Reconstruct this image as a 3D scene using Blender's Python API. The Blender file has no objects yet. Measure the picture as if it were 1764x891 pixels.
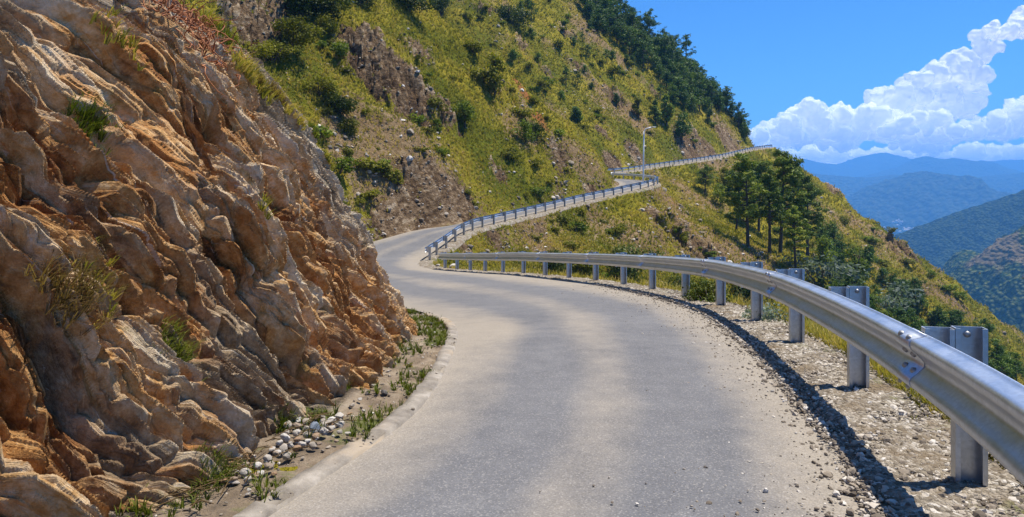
import bpy, math, random
import numpy as np
from mathutils import Vector

scene = bpy.context.scene
COL = scene.collection
EYE = 1.5                      # eye height above the road under the camera
F = 1176.0                     # focal length of the photograph in its own pixels

# ------------------------------------------------------------------ camera
cd = bpy.data.cameras.new("camera")
cam = bpy.data.objects.new("camera", cd)
COL.objects.link(cam)
cam.location = (0, 0, EYE)
cam.rotation_euler = (math.radians(90), 0, 0)
cd.sensor_width = 36.0
cd.lens = 24.0
cd.shift_y = -0.0655
cd.clip_start = 0.05
cd.clip_end = 60000
scene.camera = cam

# ------------------------------------------------------------------ sun, exposure
SUN = Vector((0.335, 0.15, 0.915)).normalized()
sl = bpy.data.lights.new("sun", 'SUN')
sun = bpy.data.objects.new("sun", sl)
COL.objects.link(sun)
sl.energy = 4.7
sl.angle = math.radians(0.5)
sl.color = (1.0, 0.93, 0.82)
sun.rotation_euler = (-SUN).to_track_quat('-Z', 'Y').to_euler()
scene.view_settings.view_transform = 'Standard'
scene.view_settings.look = 'None'
scene.view_settings.exposure = 0.92
scene.view_settings.gamma = 1.0
scene.view_settings.use_curve_mapping = False
cy = scene.cycles
cy.use_denoising = True
cy.max_bounces = 6
cy.diffuse_bounces = 3
cy.glossy_bounces = 3
cy.transparent_max_bounces = 8
cy.volume_bounces = 1

# ------------------------------------------------------------------ node helper
class NT:
    def __init__(s, tree):
        s.t = tree
    def n(s, typ, **kw):
        nd = s.t.nodes.new(typ)
        for k, v in kw.items():
            setattr(nd, k, v)
        return nd
    def put(s, sock, v):
        if isinstance(v, bpy.types.NodeSocket):
            s.t.links.new(v, sock)
        elif isinstance(v, (tuple, list)) and len(v) == 3 and len(sock.default_value) == 4:
            sock.default_value = (*v, 1)
        else:
            sock.default_value = v
    def math(s, op, a, b=0.0, c=0.0, clamp=False):
        nd = s.n('ShaderNodeMath', operation=op, use_clamp=clamp)
        s.put(nd.inputs[0], a); s.put(nd.inputs[1], b); s.put(nd.inputs[2], c)
        return nd.outputs[0]
    def vmath(s, op, a, b=(0, 0, 0)):
        nd = s.n('ShaderNodeVectorMath', operation=op)
        s.put(nd.inputs[0], a); s.put(nd.inputs[1], b)
        return nd.outputs[0]
    def noise(s, vec, scale, detail=4, rough=0.55, dist=0.0, col=False):
        nd = s.n('ShaderNodeTexNoise')
        if vec is not None: s.put(nd.inputs['Vector'], vec)
        s.put(nd.inputs['Scale'], scale); s.put(nd.inputs['Detail'], detail)
        s.put(nd.inputs['Roughness'], rough); s.put(nd.inputs['Distortion'], dist)
        return nd.outputs['Color' if col else 'Fac']
    def voro(s, vec, scale, feature='F1', out='Distance', rnd=1.0):
        nd = s.n('ShaderNodeTexVoronoi', feature=feature)
        s.put(nd.inputs['Vector'], vec); s.put(nd.inputs['Scale'], scale); s.put(nd.inputs['Randomness'], rnd)
        return nd.outputs[out]
    def ramp(s, fac, stops, interp='LINEAR'):
        nd = s.n('ShaderNodeValToRGB')
        cr = nd.color_ramp
        cr.interpolation = interp
        while len(cr.elements) < len(stops):
            cr.elements.new(0.5)
        for e, (p, c) in zip(cr.elements, stops):
            e.position = p
            e.color = (c, c, c, 1) if isinstance(c, (int, float)) else (*c, 1)
        s.put(nd.inputs[0], fac)
        return nd.outputs[0]
    def step(s, fac, lo, hi):
        nd = s.n('ShaderNodeMapRange', interpolation_type='SMOOTHSTEP')
        s.put(nd.inputs[0], fac); s.put(nd.inputs[1], lo); s.put(nd.inputs[2], hi)
        return nd.outputs[0]
    def mix(s, fac, a, b, mode='MIX'):
        nd = s.n('ShaderNodeMix', data_type='RGBA', blend_type=mode)
        s.put(nd.inputs[0], fac); s.put(nd.inputs[6], a); s.put(nd.inputs[7], b)
        return nd.outputs[2]
    def attr(s, name, out='Fac'):
        return s.n('ShaderNodeAttribute', attribute_name=name).outputs[out]
    def pos(s):
        return s.n('ShaderNodeNewGeometry').outputs['Position']
    def obj(s):
        return s.n('ShaderNodeTexCoord').outputs['Object']
    def scale(s, vec, sc, rot=(0, 0, 0)):
        nd = s.n('ShaderNodeMapping')
        s.put(nd.inputs[0], vec); nd.inputs['Rotation'].default_value = rot; nd.inputs['Scale'].default_value = sc
        return nd.outputs[0]
    def bump(s, h, strength=0.5, dist=0.02, nrm=None):
        nd = s.n('ShaderNodeBump')
        s.put(nd.inputs['Strength'], strength); s.put(nd.inputs['Distance'], dist); s.put(nd.inputs['Height'], h)
        if nrm is not None: s.put(nd.inputs['Normal'], nrm)
        return nd.outputs[0]

MATS = {}
def new_mat(name):
    m = bpy.data.materials.new(name)
    m.use_nodes = True
    b = m.node_tree.nodes['Principled BSDF']
    MATS[name] = m
    return m, NT(m.node_tree), b

# ------------------------------------------------------------------ world: Nishita sky with a cumulus bank low on the right
w = bpy.data.worlds.new("World")
scene.world = w
w.use_nodes = True
W = NT(w.node_tree)
bg = w.node_tree.nodes['Background']
sky = W.n('ShaderNodeTexSky', sky_type='NISHITA', sun_disc=False)
sky.sun_elevation = math.asin(SUN.z)
sky.sun_rotation = math.atan2(SUN.x, SUN.y)
sky.altitude = 2200
sky.air_density = 1.0
sky.dust_density = 1.6
sky.ozone_density = 3.0
hs = W.n('ShaderNodeHueSaturation')
hs.inputs['Saturation'].default_value = 1.22
hs.inputs['Value'].default_value = 1.0
W.put(hs.inputs['Color'], sky.outputs[0])
skycol = W.mix(1.0, hs.outputs[0], (0.56, 0.92, 1.16), 'MULTIPLY')
W.put(bg.inputs['Color'], skycol)
bg.inputs['Strength'].default_value = 0.084

# ------------------------------------------------------------------ numpy noise
def _h(ix, iy, seed):
    h = (ix.astype(np.int64) * 374761393 + iy.astype(np.int64) * 668265263 + seed * 974634577) & 0xffffffff
    h = ((h ^ (h >> 13)) * 1274126177) & 0xffffffff
    h = ((h ^ (h >> 16)) * 2246822519) & 0xffffffff
    return ((h ^ (h >> 15)) & 0xffffff) / float(0x1000000)
def pn(x, y, seed=0):
    x = np.asarray(x, float); y = np.asarray(y, float)
    ix = np.floor(x); iy = np.floor(y)
    fx = x - ix; fy = y - iy
    ux = fx * fx * fx * (fx * (fx * 6 - 15) + 10); uy = fy * fy * fy * (fy * (fy * 6 - 15) + 10)
    def g(dx, dy):
        a = _h(ix + dx, iy + dy, seed) * 6.2831853
        return np.cos(a) * (fx - dx) + np.sin(a) * (fy - dy)
    a = g(0, 0); b = g(1, 0); c = g(0, 1); d = g(1, 1)
    return 1.5 * ((a + (b - a) * ux) * (1 - uy) + (c + (d - c) * ux) * uy)
def fbm(x, y, octv=4, seed=0, gain=0.5, ridged=False):
    r = 0; a = 1.0; f = 1.0; tot = 0
    for o in range(octv):
        v = pn(x * f + 17.3 * o, y * f - 9.1 * o, seed + o * 7)
        r = r + a * ((1 - 2 * np.abs(v)) if ridged else v)
        tot += a; a *= gain; f *= 2.03
    return r / tot
def worley(x, y, seed=0):
    """F1, F2, random of the nearest cell, offset inside that cell"""
    ix = np.floor(x); iy = np.floor(y)
    f1 = np.full(x.shape, 9.0); f2 = np.full(x.shape, 9.0)
    rid = np.zeros(x.shape); ox = np.zeros(x.shape); oy = np.zeros(x.shape)
    for dx in (-1, 0, 1):
        for dy in (-1, 0, 1):
            cx = ix + dx; cyy = iy + dy
            px = cx + _h(cx, cyy, seed); py = cyy + _h(cx, cyy, seed + 31)
            d = np.hypot(x - px, y - py)
            m = d < f1
            f2 = np.where(m, f1, np.minimum(f2, d))
            rid = np.where(m, _h(cx, cyy, seed + 77), rid)
            ox = np.where(m, x - px, ox); oy = np.where(m, y - py, oy)
            f1 = np.where(m, d, f1)
    return f1, f2, rid, ox, oy
def vn3(x, y, z, seed=0):
    """smooth 3-D value noise, -1..1"""
    ix = np.floor(x); iy = np.floor(y); iz = np.floor(z)
    fx = x - ix; fy = y - iy; fz = z - iz
    fx = fx * fx * (3 - 2 * fx); fy = fy * fy * (3 - 2 * fy); fz = fz * fz * (3 - 2 * fz)
    r = 0
    for dz in (0, 1):
        for dy in (0, 1):
            for dx in (0, 1):
                r = r + _h(ix + dx + 57 * (iz + dz), iy + dy - 131 * (iz + dz), seed) * (fx if dx else 1 - fx) * (fy if dy else 1 - fy) * (fz if dz else 1 - fz)
    return r * 2 - 1
def sstep(x, a, b):
    t = np.clip((x - a) / (b - a), 0, 1)
    return t * t * (3 - 2 * t)

# ------------------------------------------------------------------ mesh helpers
def mesh_np(name, v, f, mats=(), smooth=True, attrs=None, midx=None):
    v = np.ascontiguousarray(v, np.float32); f = np.ascontiguousarray(f, np.int32)
    me = bpy.data.meshes.new(name)
    me.vertices.add(len(v)); me.vertices.foreach_set('co', v.ravel())
    k = f.shape[1]
    me.loops.add(f.size); me.loops.foreach_set('vertex_index', f.ravel())
    me.polygons.add(len(f))
    me.polygons.foreach_set('loop_start', np.arange(0, f.size, k, dtype=np.int32))
    me.polygons.foreach_set('use_smooth', np.full(len(f), smooth, bool))
    for m in mats:
        me.materials.append(m)
    if midx is not None:
        me.polygons.foreach_set('material_index', np.asarray(midx, np.int32))
    for an, av in (attrs or {}).items():
        a = me.attributes.new(an, 'FLOAT', 'POINT')
        a.data.foreach_set('value', np.ascontiguousarray(av, np.float32).ravel())
    me.update(calc_edges=True)
    me.validate()
    return me
def grid_faces(nr, nc):
    i = np.arange(nr * nc).reshape(nr, nc)
    return np.stack([i[:-1, :-1], i[:-1, 1:], i[1:, 1:], i[1:, :-1]], -1).reshape(-1, 4)
def link(name, me, parent=None, loc=(0, 0, 0)):
    o = bpy.data.objects.new(name, me)
    COL.objects.link(o)
    o.location = loc
    if parent is not None:
        o.parent = parent
    return o
def tag(o, label=None, cat=None, group=None, kind=None):
    if label: o['label'] = label
    if cat: o['category'] = cat
    if group: o['group'] = group
    if kind: o['kind'] = kind
    return o
def empty(name, loc=(0, 0, 0), rz=0.0, sc=1.0):
    o = bpy.data.objects.new(name, None)
    COL.objects.link(o)
    o.empty_display_size = 0.3
    o.location = loc; o.rotation_euler = (0, 0, rz); o.scale = (sc, sc, sc)
    return o
def copy_tree(o, parent=None):
    c = o.copy()
    COL.objects.link(c)
    c.parent = parent
    for ch in list(o.children):
        copy_tree(ch, c)
    return c
class MB:
    """collects pieces into one mesh"""
    def __init__(s): s.v = []; s.f3 = []; s.f4 = []; s.n = 0
    def add(s, v, f):
        v = np.asarray(v, float); f = np.asarray(f, int)
        s.v.append(v)
        (s.f3 if f.shape[1] == 3 else s.f4).append(f + s.n)
        s.n += len(v)
    def box(s, c, h, ax=((1, 0, 0), (0, 1, 0), (0, 0, 1))):
        c = np.array(c, float); ax = np.array(ax, float)
        v = [c + ax[0] * h[0] * i + ax[1] * h[1] * j + ax[2] * h[2] * k for i in (-1, 1) for j in (-1, 1) for k in (-1, 1)]
        s.add(v, [(0, 1, 3, 2), (4, 6, 7, 5), (0, 4, 5, 1), (2, 3, 7, 6), (0, 2, 6, 4), (1, 5, 7, 3)])
    def tube(s, pts, rad, seg=8, cap=True):
        pts = np.asarray(pts, float); rad = np.broadcast_to(np.asarray(rad, float), (len(pts),))
        tg = np.gradient(pts, axis=0); tg /= np.linalg.norm(tg, axis=1)[:, None] + 1e-9
        ref = np.array([0.31, 0.17, 0.94]) if abs(tg[0][2]) < 0.9 else np.array([1.0, 0.1, 0])
        a = np.cross(tg, ref); a /= np.linalg.norm(a, axis=1)[:, None] + 1e-9
        b = np.cross(tg, a)
        th = np.arange(seg) * 2 * np.pi / seg
        v = pts[:, None, :] + rad[:, None, None] * (a[:, None, :] * np.cos(th)[None, :, None] + b[:, None, :] * np.sin(th)[None, :, None])
        i = np.arange(len(pts) * seg).reshape(len(pts), seg)
        j = np.roll(i, -1, 1)
        s.add(v.reshape(-1, 3), np.stack([i[:-1], j[:-1], j[1:], i[1:]], -1).reshape(-1, 4))
        if cap:
            n0 = s.n
            s.add(np.array([pts[-1]]), np.zeros((0, 3), int))
            base = n0 - seg
            s.f3.append(np.array([(base + k, base + (k + 1) % seg, n0) for k in range(seg)]))
    def mesh(s, name, mat, smooth=True, attrs=None):
        v = np.concatenate(s.v)
        f4 = np.concatenate(s.f4) if s.f4 else np.zeros((0, 4), int)
        f3 = np.concatenate(s.f3) if s.f3 else np.zeros((0, 3), int)
        me = bpy.data.meshes.new(name)
        me.vertices.add(len(v)); me.vertices.foreach_set('co', np.ascontiguousarray(v, np.float32).ravel())
        lp = np.concatenate([f4.ravel(), f3.ravel()]).astype(np.int32)
        me.loops.add(len(lp)); me.loops.foreach_set('vertex_index', lp)
        st = np.concatenate([np.arange(len(f4)) * 4, len(f4) * 4 + np.arange(len(f3)) * 3]).astype(np.int32)
        me.polygons.add(len(st)); me.polygons.foreach_set('loop_start', st)
        me.polygons.foreach_set('use_smooth', np.full(len(st), smooth, bool))
        me.materials.append(mat)
        for an, av in (attrs or {}).items():
            a = me.attributes.new(an, 'FLOAT', 'POINT'); a.data.foreach_set('value', np.asarray(av, np.float32))
        me.update(calc_edges=True); me.validate()
        return me
    def build(s, name, mat, parent=None, smooth=True, loc=(0, 0, 0)):
        return link(name, s.mesh(name, mat, smooth), parent, loc)

# ================================================================== MATERIALS
# --- asphalt
m, T, B = new_mat('asphalt')
p = T.pos()
lat = T.attr('lat'); alg = T.attr('dust')
big = T.noise(p, 0.55, 5, 0.6)
med = T.noise(p, 4.0, 4, 0.6)
fine = T.noise(p, 110, 2, 0.7)
agg = T.voro(p, 120, 'F1', 'Color')
aggs = T.n('ShaderNodeSeparateColor'); T.put(aggs.inputs[0], agg)
base = T.ramp(T.math('ADD', T.math('MULTIPLY', big, 0.5), T.math('MULTIPLY', med, 0.5)), [(0.3, (0.092, 0.092, 0.098)), (0.7, (0.148, 0.146, 0.148))])
dusty = T.mix(med, (0.225, 0.194, 0.152), (0.300, 0.258, 0.202))
dm = T.step(T.math('ADD', alg, T.math('ADD', T.math('MULTIPLY', T.math('SUBTRACT', big, 0.5), 0.55), T.math('MULTIPLY', T.math('SUBTRACT', med, 0.5), 0.35))), 0.08, 0.95)
c = T.mix(T.math('MULTIPLY', dm, 0.85), base, dusty)
spk = T.math('SUBTRACT', aggs.outputs[0], 0.5)
spk = T.math('ADD', 1.0, T.math('ADD', T.math('MULTIPLY', spk, 0.30), T.math('MULTIPLY', T.math('SUBTRACT', fine, 0.5), 0.8)))
c = T.mix(1.0, c, spk, 'MULTIPLY')
pale = T.math('GREATER_THAN', aggs.outputs[1], 0.90)
c = T.mix(T.math('MULTIPLY', pale, 0.24), c, (0.42, 0.39, 0.35))
dk = T.voro(p, 3.1, 'DISTANCE_TO_EDGE')
T.put(B.inputs['Base Color'], c)
B.inputs['Roughness'].default_value = 0.85
B.inputs['Specular IOR Level'].default_value = 0.25
T.put(B.inputs['Normal'], T.bump(T.math('ADD', aggs.outputs[2], T.math('MULTIPLY', fine, 0.6)), 0.5, 0.004))
# --- gravel verge
m, T, B = new_mat('gravel')
p = T.pos()
vc = T.n('ShaderNodeSeparateColor'); T.put(vc.inputs[0], T.voro(p, 38, 'F1', 'Color'))
vd = T.voro(p, 38)
vd2 = T.voro(p, 95)
n1 = T.noise(p, 2.2, 5, 0.6)
c = T.ramp(vc.outputs[0], [(0, (0.10, 0.082, 0.062)), (0.45, (0.23, 0.198, 0.152)), (0.8, (0.36, 0.318, 0.258)), (1, (0.52, 0.48, 0.42))])
c = T.mix(T.step(n1, 0.40, 0.70), c, (0.165, 0.125, 0.080))
c = T.mix(T.math('MULTIPLY', T.step(T.noise(p, 1.7, 4), 0.55, 0.66), T.math('MULTIPLY', T.attr('grass'), 0.8)), c, (0.10, 0.11, 0.025))
T.put(B.inputs['Base Color'], c)
B.inputs['Roughness'].default_value = 0.95
B.inputs['Specular IOR Level'].default_value = 0.1
T.put(B.inputs['Normal'], T.bump(T.math('ADD', T.math('MULTIPLY', vd, -1), T.math('MULTIPLY', vd2, -0.4)), 1.0, 0.02))
# --- kerb concrete
m, T, B = new_mat('kerb_concrete')
p = T.pos()
c = T.ramp(T.noise(p, 7, 7, 0.65), [(0.3, (0.13, 0.11, 0.088)), (0.55, (0.24, 0.21, 0.17)), (0.75, (0.35, 0.31, 0.26))])
c = T.mix(T.step(T.noise(p, 1.3, 4), 0.5, 0.62), c, (0.30, 0.24, 0.17))
T.put(B.inputs['Base Color'], c); B.inputs['Roughness'].default_value = 0.9
T.put(B.inputs['Normal'], T.bump(T.noise(p, 60, 5, 0.7), 0.6, 0.01))
# --- gutter dirt
m, T, B = new_mat('gutter_dirt')
p = T.pos()
c = T.ramp(T.noise(p, 5, 6, 0.65), [(0.3, (0.095, 0.068, 0.042)), (0.5, (0.19, 0.14, 0.09)), (0.72, (0.31, 0.25, 0.175))])
c = T.mix(T.step(T.noise(p, 2.3, 5, 0.6), 0.52, 0.64), c, (0.09, 0.10, 0.02))
T.put(B.inputs['Base Color'], c); B.inputs['Roughness'].default_value = 0.95
T.put(B.inputs['Normal'], T.bump(T.noise(p, 40, 6, 0.7), 0.9, 0.03))
# --- cliff rock
m, T, B = new_mat('cliff_rock')
uvv = T.n('ShaderNodeCombineXYZ')
T.put(uvv.inputs[0], T.attr('bed_along')); T.put(uvv.inputs[1], T.attr('bed_across')); T.put(uvv.inputs[2], 0.0)
q = uvv.outputs[0]
p = T.pos()
st = T.noise(T.scale(q, (0.9, 6.0, 1)), 1.6, 8, 0.65, 0.6)
st2 = T.noise(T.scale(q, (2.2, 18.0, 1)), 2.2, 6, 0.7, 0.8)
pat = T.noise(T.scale(q, (0.7, 2.4, 1)), 1.2, 7, 0.65, 0.5)
fine = T.noise(p, 45, 6, 0.7)
grain = T.noise(p, 14, 8, 0.7)
tone = T.attr('tone')
val = T.math('ADD', T.math('ADD', T.math('MULTIPLY', st, 0.5), T.math('MULTIPLY', st2, 0.24)), T.math('ADD', T.math('ADD', T.math('MULTIPLY', tone, 0.34), -0.04), T.math('ADD', 0.035, T.math('MULTIPLY', T.math('SUBTRACT', grain, 0.5), 0.5))))
warm = T.ramp(val, [(0.30, (0.045, 0.019, 0.004)), (0.42, (0.185, 0.077, 0.018)), (0.51, (0.365, 0.170, 0.046)), (0.60, (0.50, 0.285, 0.105)), (0.72, (0.66, 0.50, 0.31))])
grey = T.ramp(val, [(0.30, (0.052, 0.034, 0.020)), (0.42, (0.175, 0.120, 0.068)), (0.54, (0.35, 0.258, 0.158)), (0.66, (0.50, 0.41, 0.285)), (0.80, (0.66, 0.59, 0.47))])
rust = T.ramp(val, [(0.3, (0.07, 0.020, 0.004)), (0.5, (0.27, 0.095, 0.016)), (0.75, (0.45, 0.20, 0.042))])
gm = T.step(T.math('ADD', pat, T.math('MULTIPLY', T.math('SUBTRACT', T.attr('grey'), 0.5), 0.6)), 0.44, 0.62)
c = T.mix(gm, warm, grey)
rm = T.step(T.noise(T.scale(q, (0.9, 3.0, 1)), 1.5, 6, 0.62, 0.8), 0.51, 0.64)
c = T.mix(T.math('MULTIPLY', rm, T.math('SUBTRACT', 0.85, T.math('MULTIPLY', gm, 0.55))), c, rust)
cream = T.step(T.noise(T.scale(q, (0.45, 4.2, 1)), 1.0, 6, 0.62, 0.5), 0.56, 0.66)
c = T.mix(T.math('MULTIPLY', cream, 0.32), c, T.mix(grain, (0.42, 0.29, 0.155), (0.70, 0.57, 0.38)))
moss = T.step(T.noise(p, 3.0, 6, 0.65), 0.60, 0.70)
c = T.mix(T.math('MULTIPLY', moss, 0.55), c, (0.13, 0.115, 0.03))
c = T.mix(T.math('MULTIPLY', T.attr('redsoil'), 0.9), c, T.mix(grain, (0.16, 0.045, 0.010), (0.40, 0.15, 0.045)))
lich = T.step(T.noise(p, 9.0, 6, 0.7), 0.66, 0.74)
c = T.mix(T.math('MULTIPLY', lich, 0.5), c, (0.55, 0.52, 0.46))
seam = T.noise(T.scale(q, (1.3, 30.0, 1)), 1.3, 5, 0.6, 1.2)
c = T.mix(T.math('MULTIPLY', T.step(seam, 0.39, 0.32), 0.5), c, (0.045, 0.024, 0.012))
c = T.mix(T.math('MULTIPLY', T.step(seam, 0.62, 0.68), 0.6), c, (0.58, 0.50, 0.40))
c = T.mix(1.0, c, T.math('ADD', 0.62, T.math('MULTIPLY', fine, 1.0)), 'MULTIPLY')
T.put(B.inputs['Base Color'], c)
B.inputs['Roughness'].default_value = 0.82
B.inputs['Specular IOR Level'].default_value = 0.3
hgt = T.math('ADD', T.math('ADD', T.math('MULTIPLY', T.math('ADD', st2, seam), 1.0), T.math('MULTIPLY', grain, 0.8)), T.math('MULTIPLY', fine, 0.35))
T.put(B.inputs['Normal'], T.bump(hgt, 1.0, 0.045))
# --- hillside (grass, soil, rock by attribute)
m, T, B = new_mat('hillside')
p = T.pos()
n1 = T.noise(p, 0.09, 6, 0.6); n2 = T.noise(p, 0.55, 6, 0.65); n3 = T.noise(p, 2.6, 6, 0.7)
g = T.ramp(T.math('ADD', T.math('MULTIPLY', n2, 0.55), T.math('MULTIPLY', n3, 0.45)), [(0.30, (0.065, 0.068, 0.006)), (0.45, (0.19, 0.172, 0.012)), (0.57, (0.29, 0.23, 0.022)), (0.72, (0.38, 0.27, 0.065))])
gg = T.ramp(T.math('ADD', T.math('MULTIPLY', n2, 0.5), T.math('MULTIPLY', n3, 0.5)), [(0.3, (0.040, 0.052, 0.004)), (0.6, (0.13, 0.138, 0.010)), (0.75, (0.22, 0.19, 0.022))])
g = T.mix(T.step(n1, 0.42, 0.6), g, gg)
soil = T.ramp(T.math('ADD', T.math('MULTIPLY', n2, 0.4), T.math('MULTIPLY', n3, 0.6)), [(0.3, (0.085, 0.052, 0.024)), (0.5, (0.21, 0.140, 0.068)), (0.7, (0.36, 0.27, 0.16))])
orange = T.ramp(n3, [(0.3, (0.16, 0.055, 0.016)), (0.7, (0.40, 0.175, 0.055))])
rk = T.ramp(T.math('ADD', T.math('MULTIPLY', T.noise(T.scale(p, (1.3, 1.3, 2.4), (0.5, 0.5, 0)), 1.3, 8, 0.75, 0.4), 0.8), T.math('MULTIPLY', T.attr('tone'), 0.20)), [(0.33, (0.020, 0.012, 0.006)), (0.45, (0.085, 0.052, 0.027)), (0.55, (0.20, 0.135, 0.076)), (0.68, (0.45, 0.36, 0.25))])
sm = T.step(T.math('ADD', T.attr('soil'), T.math('MULTIPLY', T.math('SUBTRACT', n3, 0.5), 1.3)), 0.42, 0.62)
c = T.mix(sm, g, soil)
om = T.step(T.math('ADD', T.attr('orange'), T.math('MULTIPLY', T.math('SUBTRACT', n3, 0.5), 0.9)), 0.40, 0.65)
c = T.mix(om, c, orange)
rmk = T.step(T.math('ADD', T.attr('rock'), T.math('MULTIPLY', T.math('SUBTRACT', n3, 0.5), 1.5)), 0.42, 0.58)
c = T.mix(rmk, c, rk)
T.put(B.inputs['Base Color'], c)
B.inputs['Roughness'].default_value = 0.95
B.inputs['Specular IOR Level'].default_value = 0.08
T.put(B.inputs['Normal'], T.bump(T.math('ADD', n3, T.math('MULTIPLY', T.noise(p, 9, 5, 0.7), 0.5)), 1.0, 0.35))
# --- distant forested mountains
def hill_mat(name, dark, mid, bare, fs, rockamt):
    m, T, B = new_mat(name)
    p = T.pos()
    cr = T.voro(p, fs)
    n1 = T.noise(p, fs * 0.06, 4, 0.5)
    c = T.mix(T.step(cr, 0.15, 0.75), mid, dark)
    c = T.mix(T.step(T.math('ADD', T.attr('rock'), T.math('SUBTRACT', n1, 0.5)), 1.0 - rockamt, 1.12 - rockamt), c, bare)
    T.put(B.inputs['Base Color'], c)
    B.inputs['Roughness'].default_value = 1.0
    B.inputs['Specular IOR Level'].default_value = 0.0
    T.put(B.inputs['Normal'], T.bump(T.math('ADD', T.math('MULTIPLY', cr, -1.0), T.noise(p, fs * 0.3, 4)), 0.7, 0.8 / fs))
    return m
hill_mat('forest_hill', (0.012, 0.022, 0.010), (0.045, 0.062, 0.020), (0.20, 0.145, 0.095), 0.12, 0.32)
hill_mat('open_hill', (0.022, 0.042, 0.014), (0.105, 0.115, 0.034), (0.135, 0.105, 0.058), 0.16, 0.50)
hill_mat('far_hill', (0.020, 0.034, 0.018), (0.055, 0.065, 0.030), (0.14, 0.12, 0.08), 0.03, 0.3)
# --- foliage
def leaf_mat(name, stops, trans=0.32, rough=0.6):
    m, T, B = new_mat(name)
    rnd = T.n('ShaderNodeObjectInfo').outputs['Random']
    tn = T.math('ADD', T.attr('tone'), T.math('MULTIPLY', T.math('SUBTRACT', rnd, 0.5), 0.5), clamp=True)
    c = T.ramp(tn, stops)
    T.put(B.inputs['Base Color'], c)
    B.inputs['Roughness'].default_value = rough
    B.inputs['Specular IOR Level'].default_value = 0.15
    tr = T.n('ShaderNodeBsdfTranslucent'); T.put(tr.inputs[0], T.mix(1.0, c, (1.25, 1.35, 0.6), 'MULTIPLY'))
    mx = T.n('ShaderNodeMixShader'); mx.inputs[0].default_value = trans
    out = [n for n in m.node_tree.nodes if n.type == 'OUTPUT_MATERIAL'][0]
    T.t.links.new(B.outputs[0], mx.inputs[1]); T.t.links.new(tr.outputs[0], mx.inputs[2]); T.t.links.new(mx.outputs[0], out.inputs[0])
    return m
leaf_mat('grass_blades', [(0, (0.0953, 0.1018, 0.0177)), (0.35, (0.2199, 0.2070, 0.0345)), (0.65, (0.3596, 0.2818, 0.0562)), (1, (0.4940, 0.3547, 0.1333))])
leaf_mat('green_grass', [(0, (0.05, 0.068, 0.010)), (0.5, (0.115, 0.135, 0.016)), (1, (0.22, 0.20, 0.045))])
leaf_mat('dry_grass', [(0, (0.12, 0.075, 0.03)), (0.5, (0.23, 0.155, 0.06)), (1, (0.36, 0.27, 0.12))])
leaf_mat('shrub_leaves', [(0, (0.0520, 0.0813, 0.0065)), (0.5, (0.1381, 0.1820, 0.0146)), (1, (0.2762, 0.2925, 0.0325))])
leaf_mat('olive_leaves', [(0, (0.0759, 0.0810, 0.0063)), (0.5, (0.1834, 0.1796, 0.0126)), (1, (0.3289, 0.2783, 0.0379))])
leaf_mat('near_leaves', [(0, (0.022, 0.038, 0.005)), (0.5, (0.060, 0.085, 0.010)), (1, (0.13, 0.14, 0.022))], 0.22)
leaf_mat('silver_leaves', [(0, (0.09, 0.12, 0.095)), (0.5, (0.19, 0.23, 0.19)), (1, (0.34, 0.38, 0.31))])
leaf_mat('pine_needles', [(0, (0.0454, 0.0756, 0.0126)), (0.5, (0.1511, 0.2015, 0.0252)), (1, (0.3779, 0.3904, 0.0554))], 0.22)
leaf_mat('forest_leaves', [(0, (0.0250, 0.0535, 0.0107)), (0.5, (0.0749, 0.1355, 0.0214)), (1, (0.1872, 0.2407, 0.0356))], 0.2)
m, T, B = new_mat('bark')
p = T.obj()
T.put(B.inputs['Base Color'], T.ramp(T.noise(T.scale(p, (6, 6, 1.5)), 2.0, 6, 0.7), [(0.3, (0.035, 0.024, 0.017)), (0.7, (0.13, 0.095, 0.068))]))
B.inputs['Roughness'].default_value = 0.95
T.put(B.inputs['Normal'], T.bump(T.noise(T.scale(p, (8, 8, 2)), 3, 4), 0.8, 0.05))
m, T, B = new_mat('red_root')
p = T.pos()
T.put(B.inputs['Base Color'], T.ramp(T.noise(p, 6, 4), [(0.3, (0.16, 0.045, 0.014)), (0.6, (0.34, 0.125, 0.04)), (0.8, (0.46, 0.27, 0.15))]))
B.inputs['Roughness'].default_value = 0.85
# --- stones
def stone_mat(name, a, b):
    m, T, B = new_mat(name)
    p = T.obj()
    rnd = T.n('ShaderNodeObjectInfo').outputs['Random']
    c = T.mix(rnd, a, b)
    c = T.mix(1.0, c, T.ramp(T.noise(p, 14, 7, 0.7), [(0.25, 0.55), (0.75, 1.2)]), 'MULTIPLY')
    T.put(B.inputs['Base Color'], c); B.inputs['Roughness'].default_value = 0.85
    T.put(B.inputs['Normal'], T.bump(T.noise(p, 22, 6, 0.7), 0.5, 0.02))
stone_mat('pale_stone', (0.55, 0.51, 0.45), (0.33, 0.28, 0.22))
stone_mat('brown_stone', (0.34, 0.20, 0.10), (0.26, 0.21, 0.16))
stone_mat('blue_stone', (0.20, 0.24, 0.29), (0.18, 0.21, 0.25))
stone_mat('dark_stone', (0.07, 0.07, 0.075), (0.10, 0.085, 0.07))
m, T, B = new_mat('pebbles')
c = T.ramp(T.attr('tone'), [(0, (0.085, 0.066, 0.047)), (0.45, (0.21, 0.17, 0.125)), (0.85, (0.38, 0.33, 0.265)), (1, (0.56, 0.52, 0.46))])
T.put(B.inputs['Base Color'], c); B.inputs['Roughness'].default_value = 0.9
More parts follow.
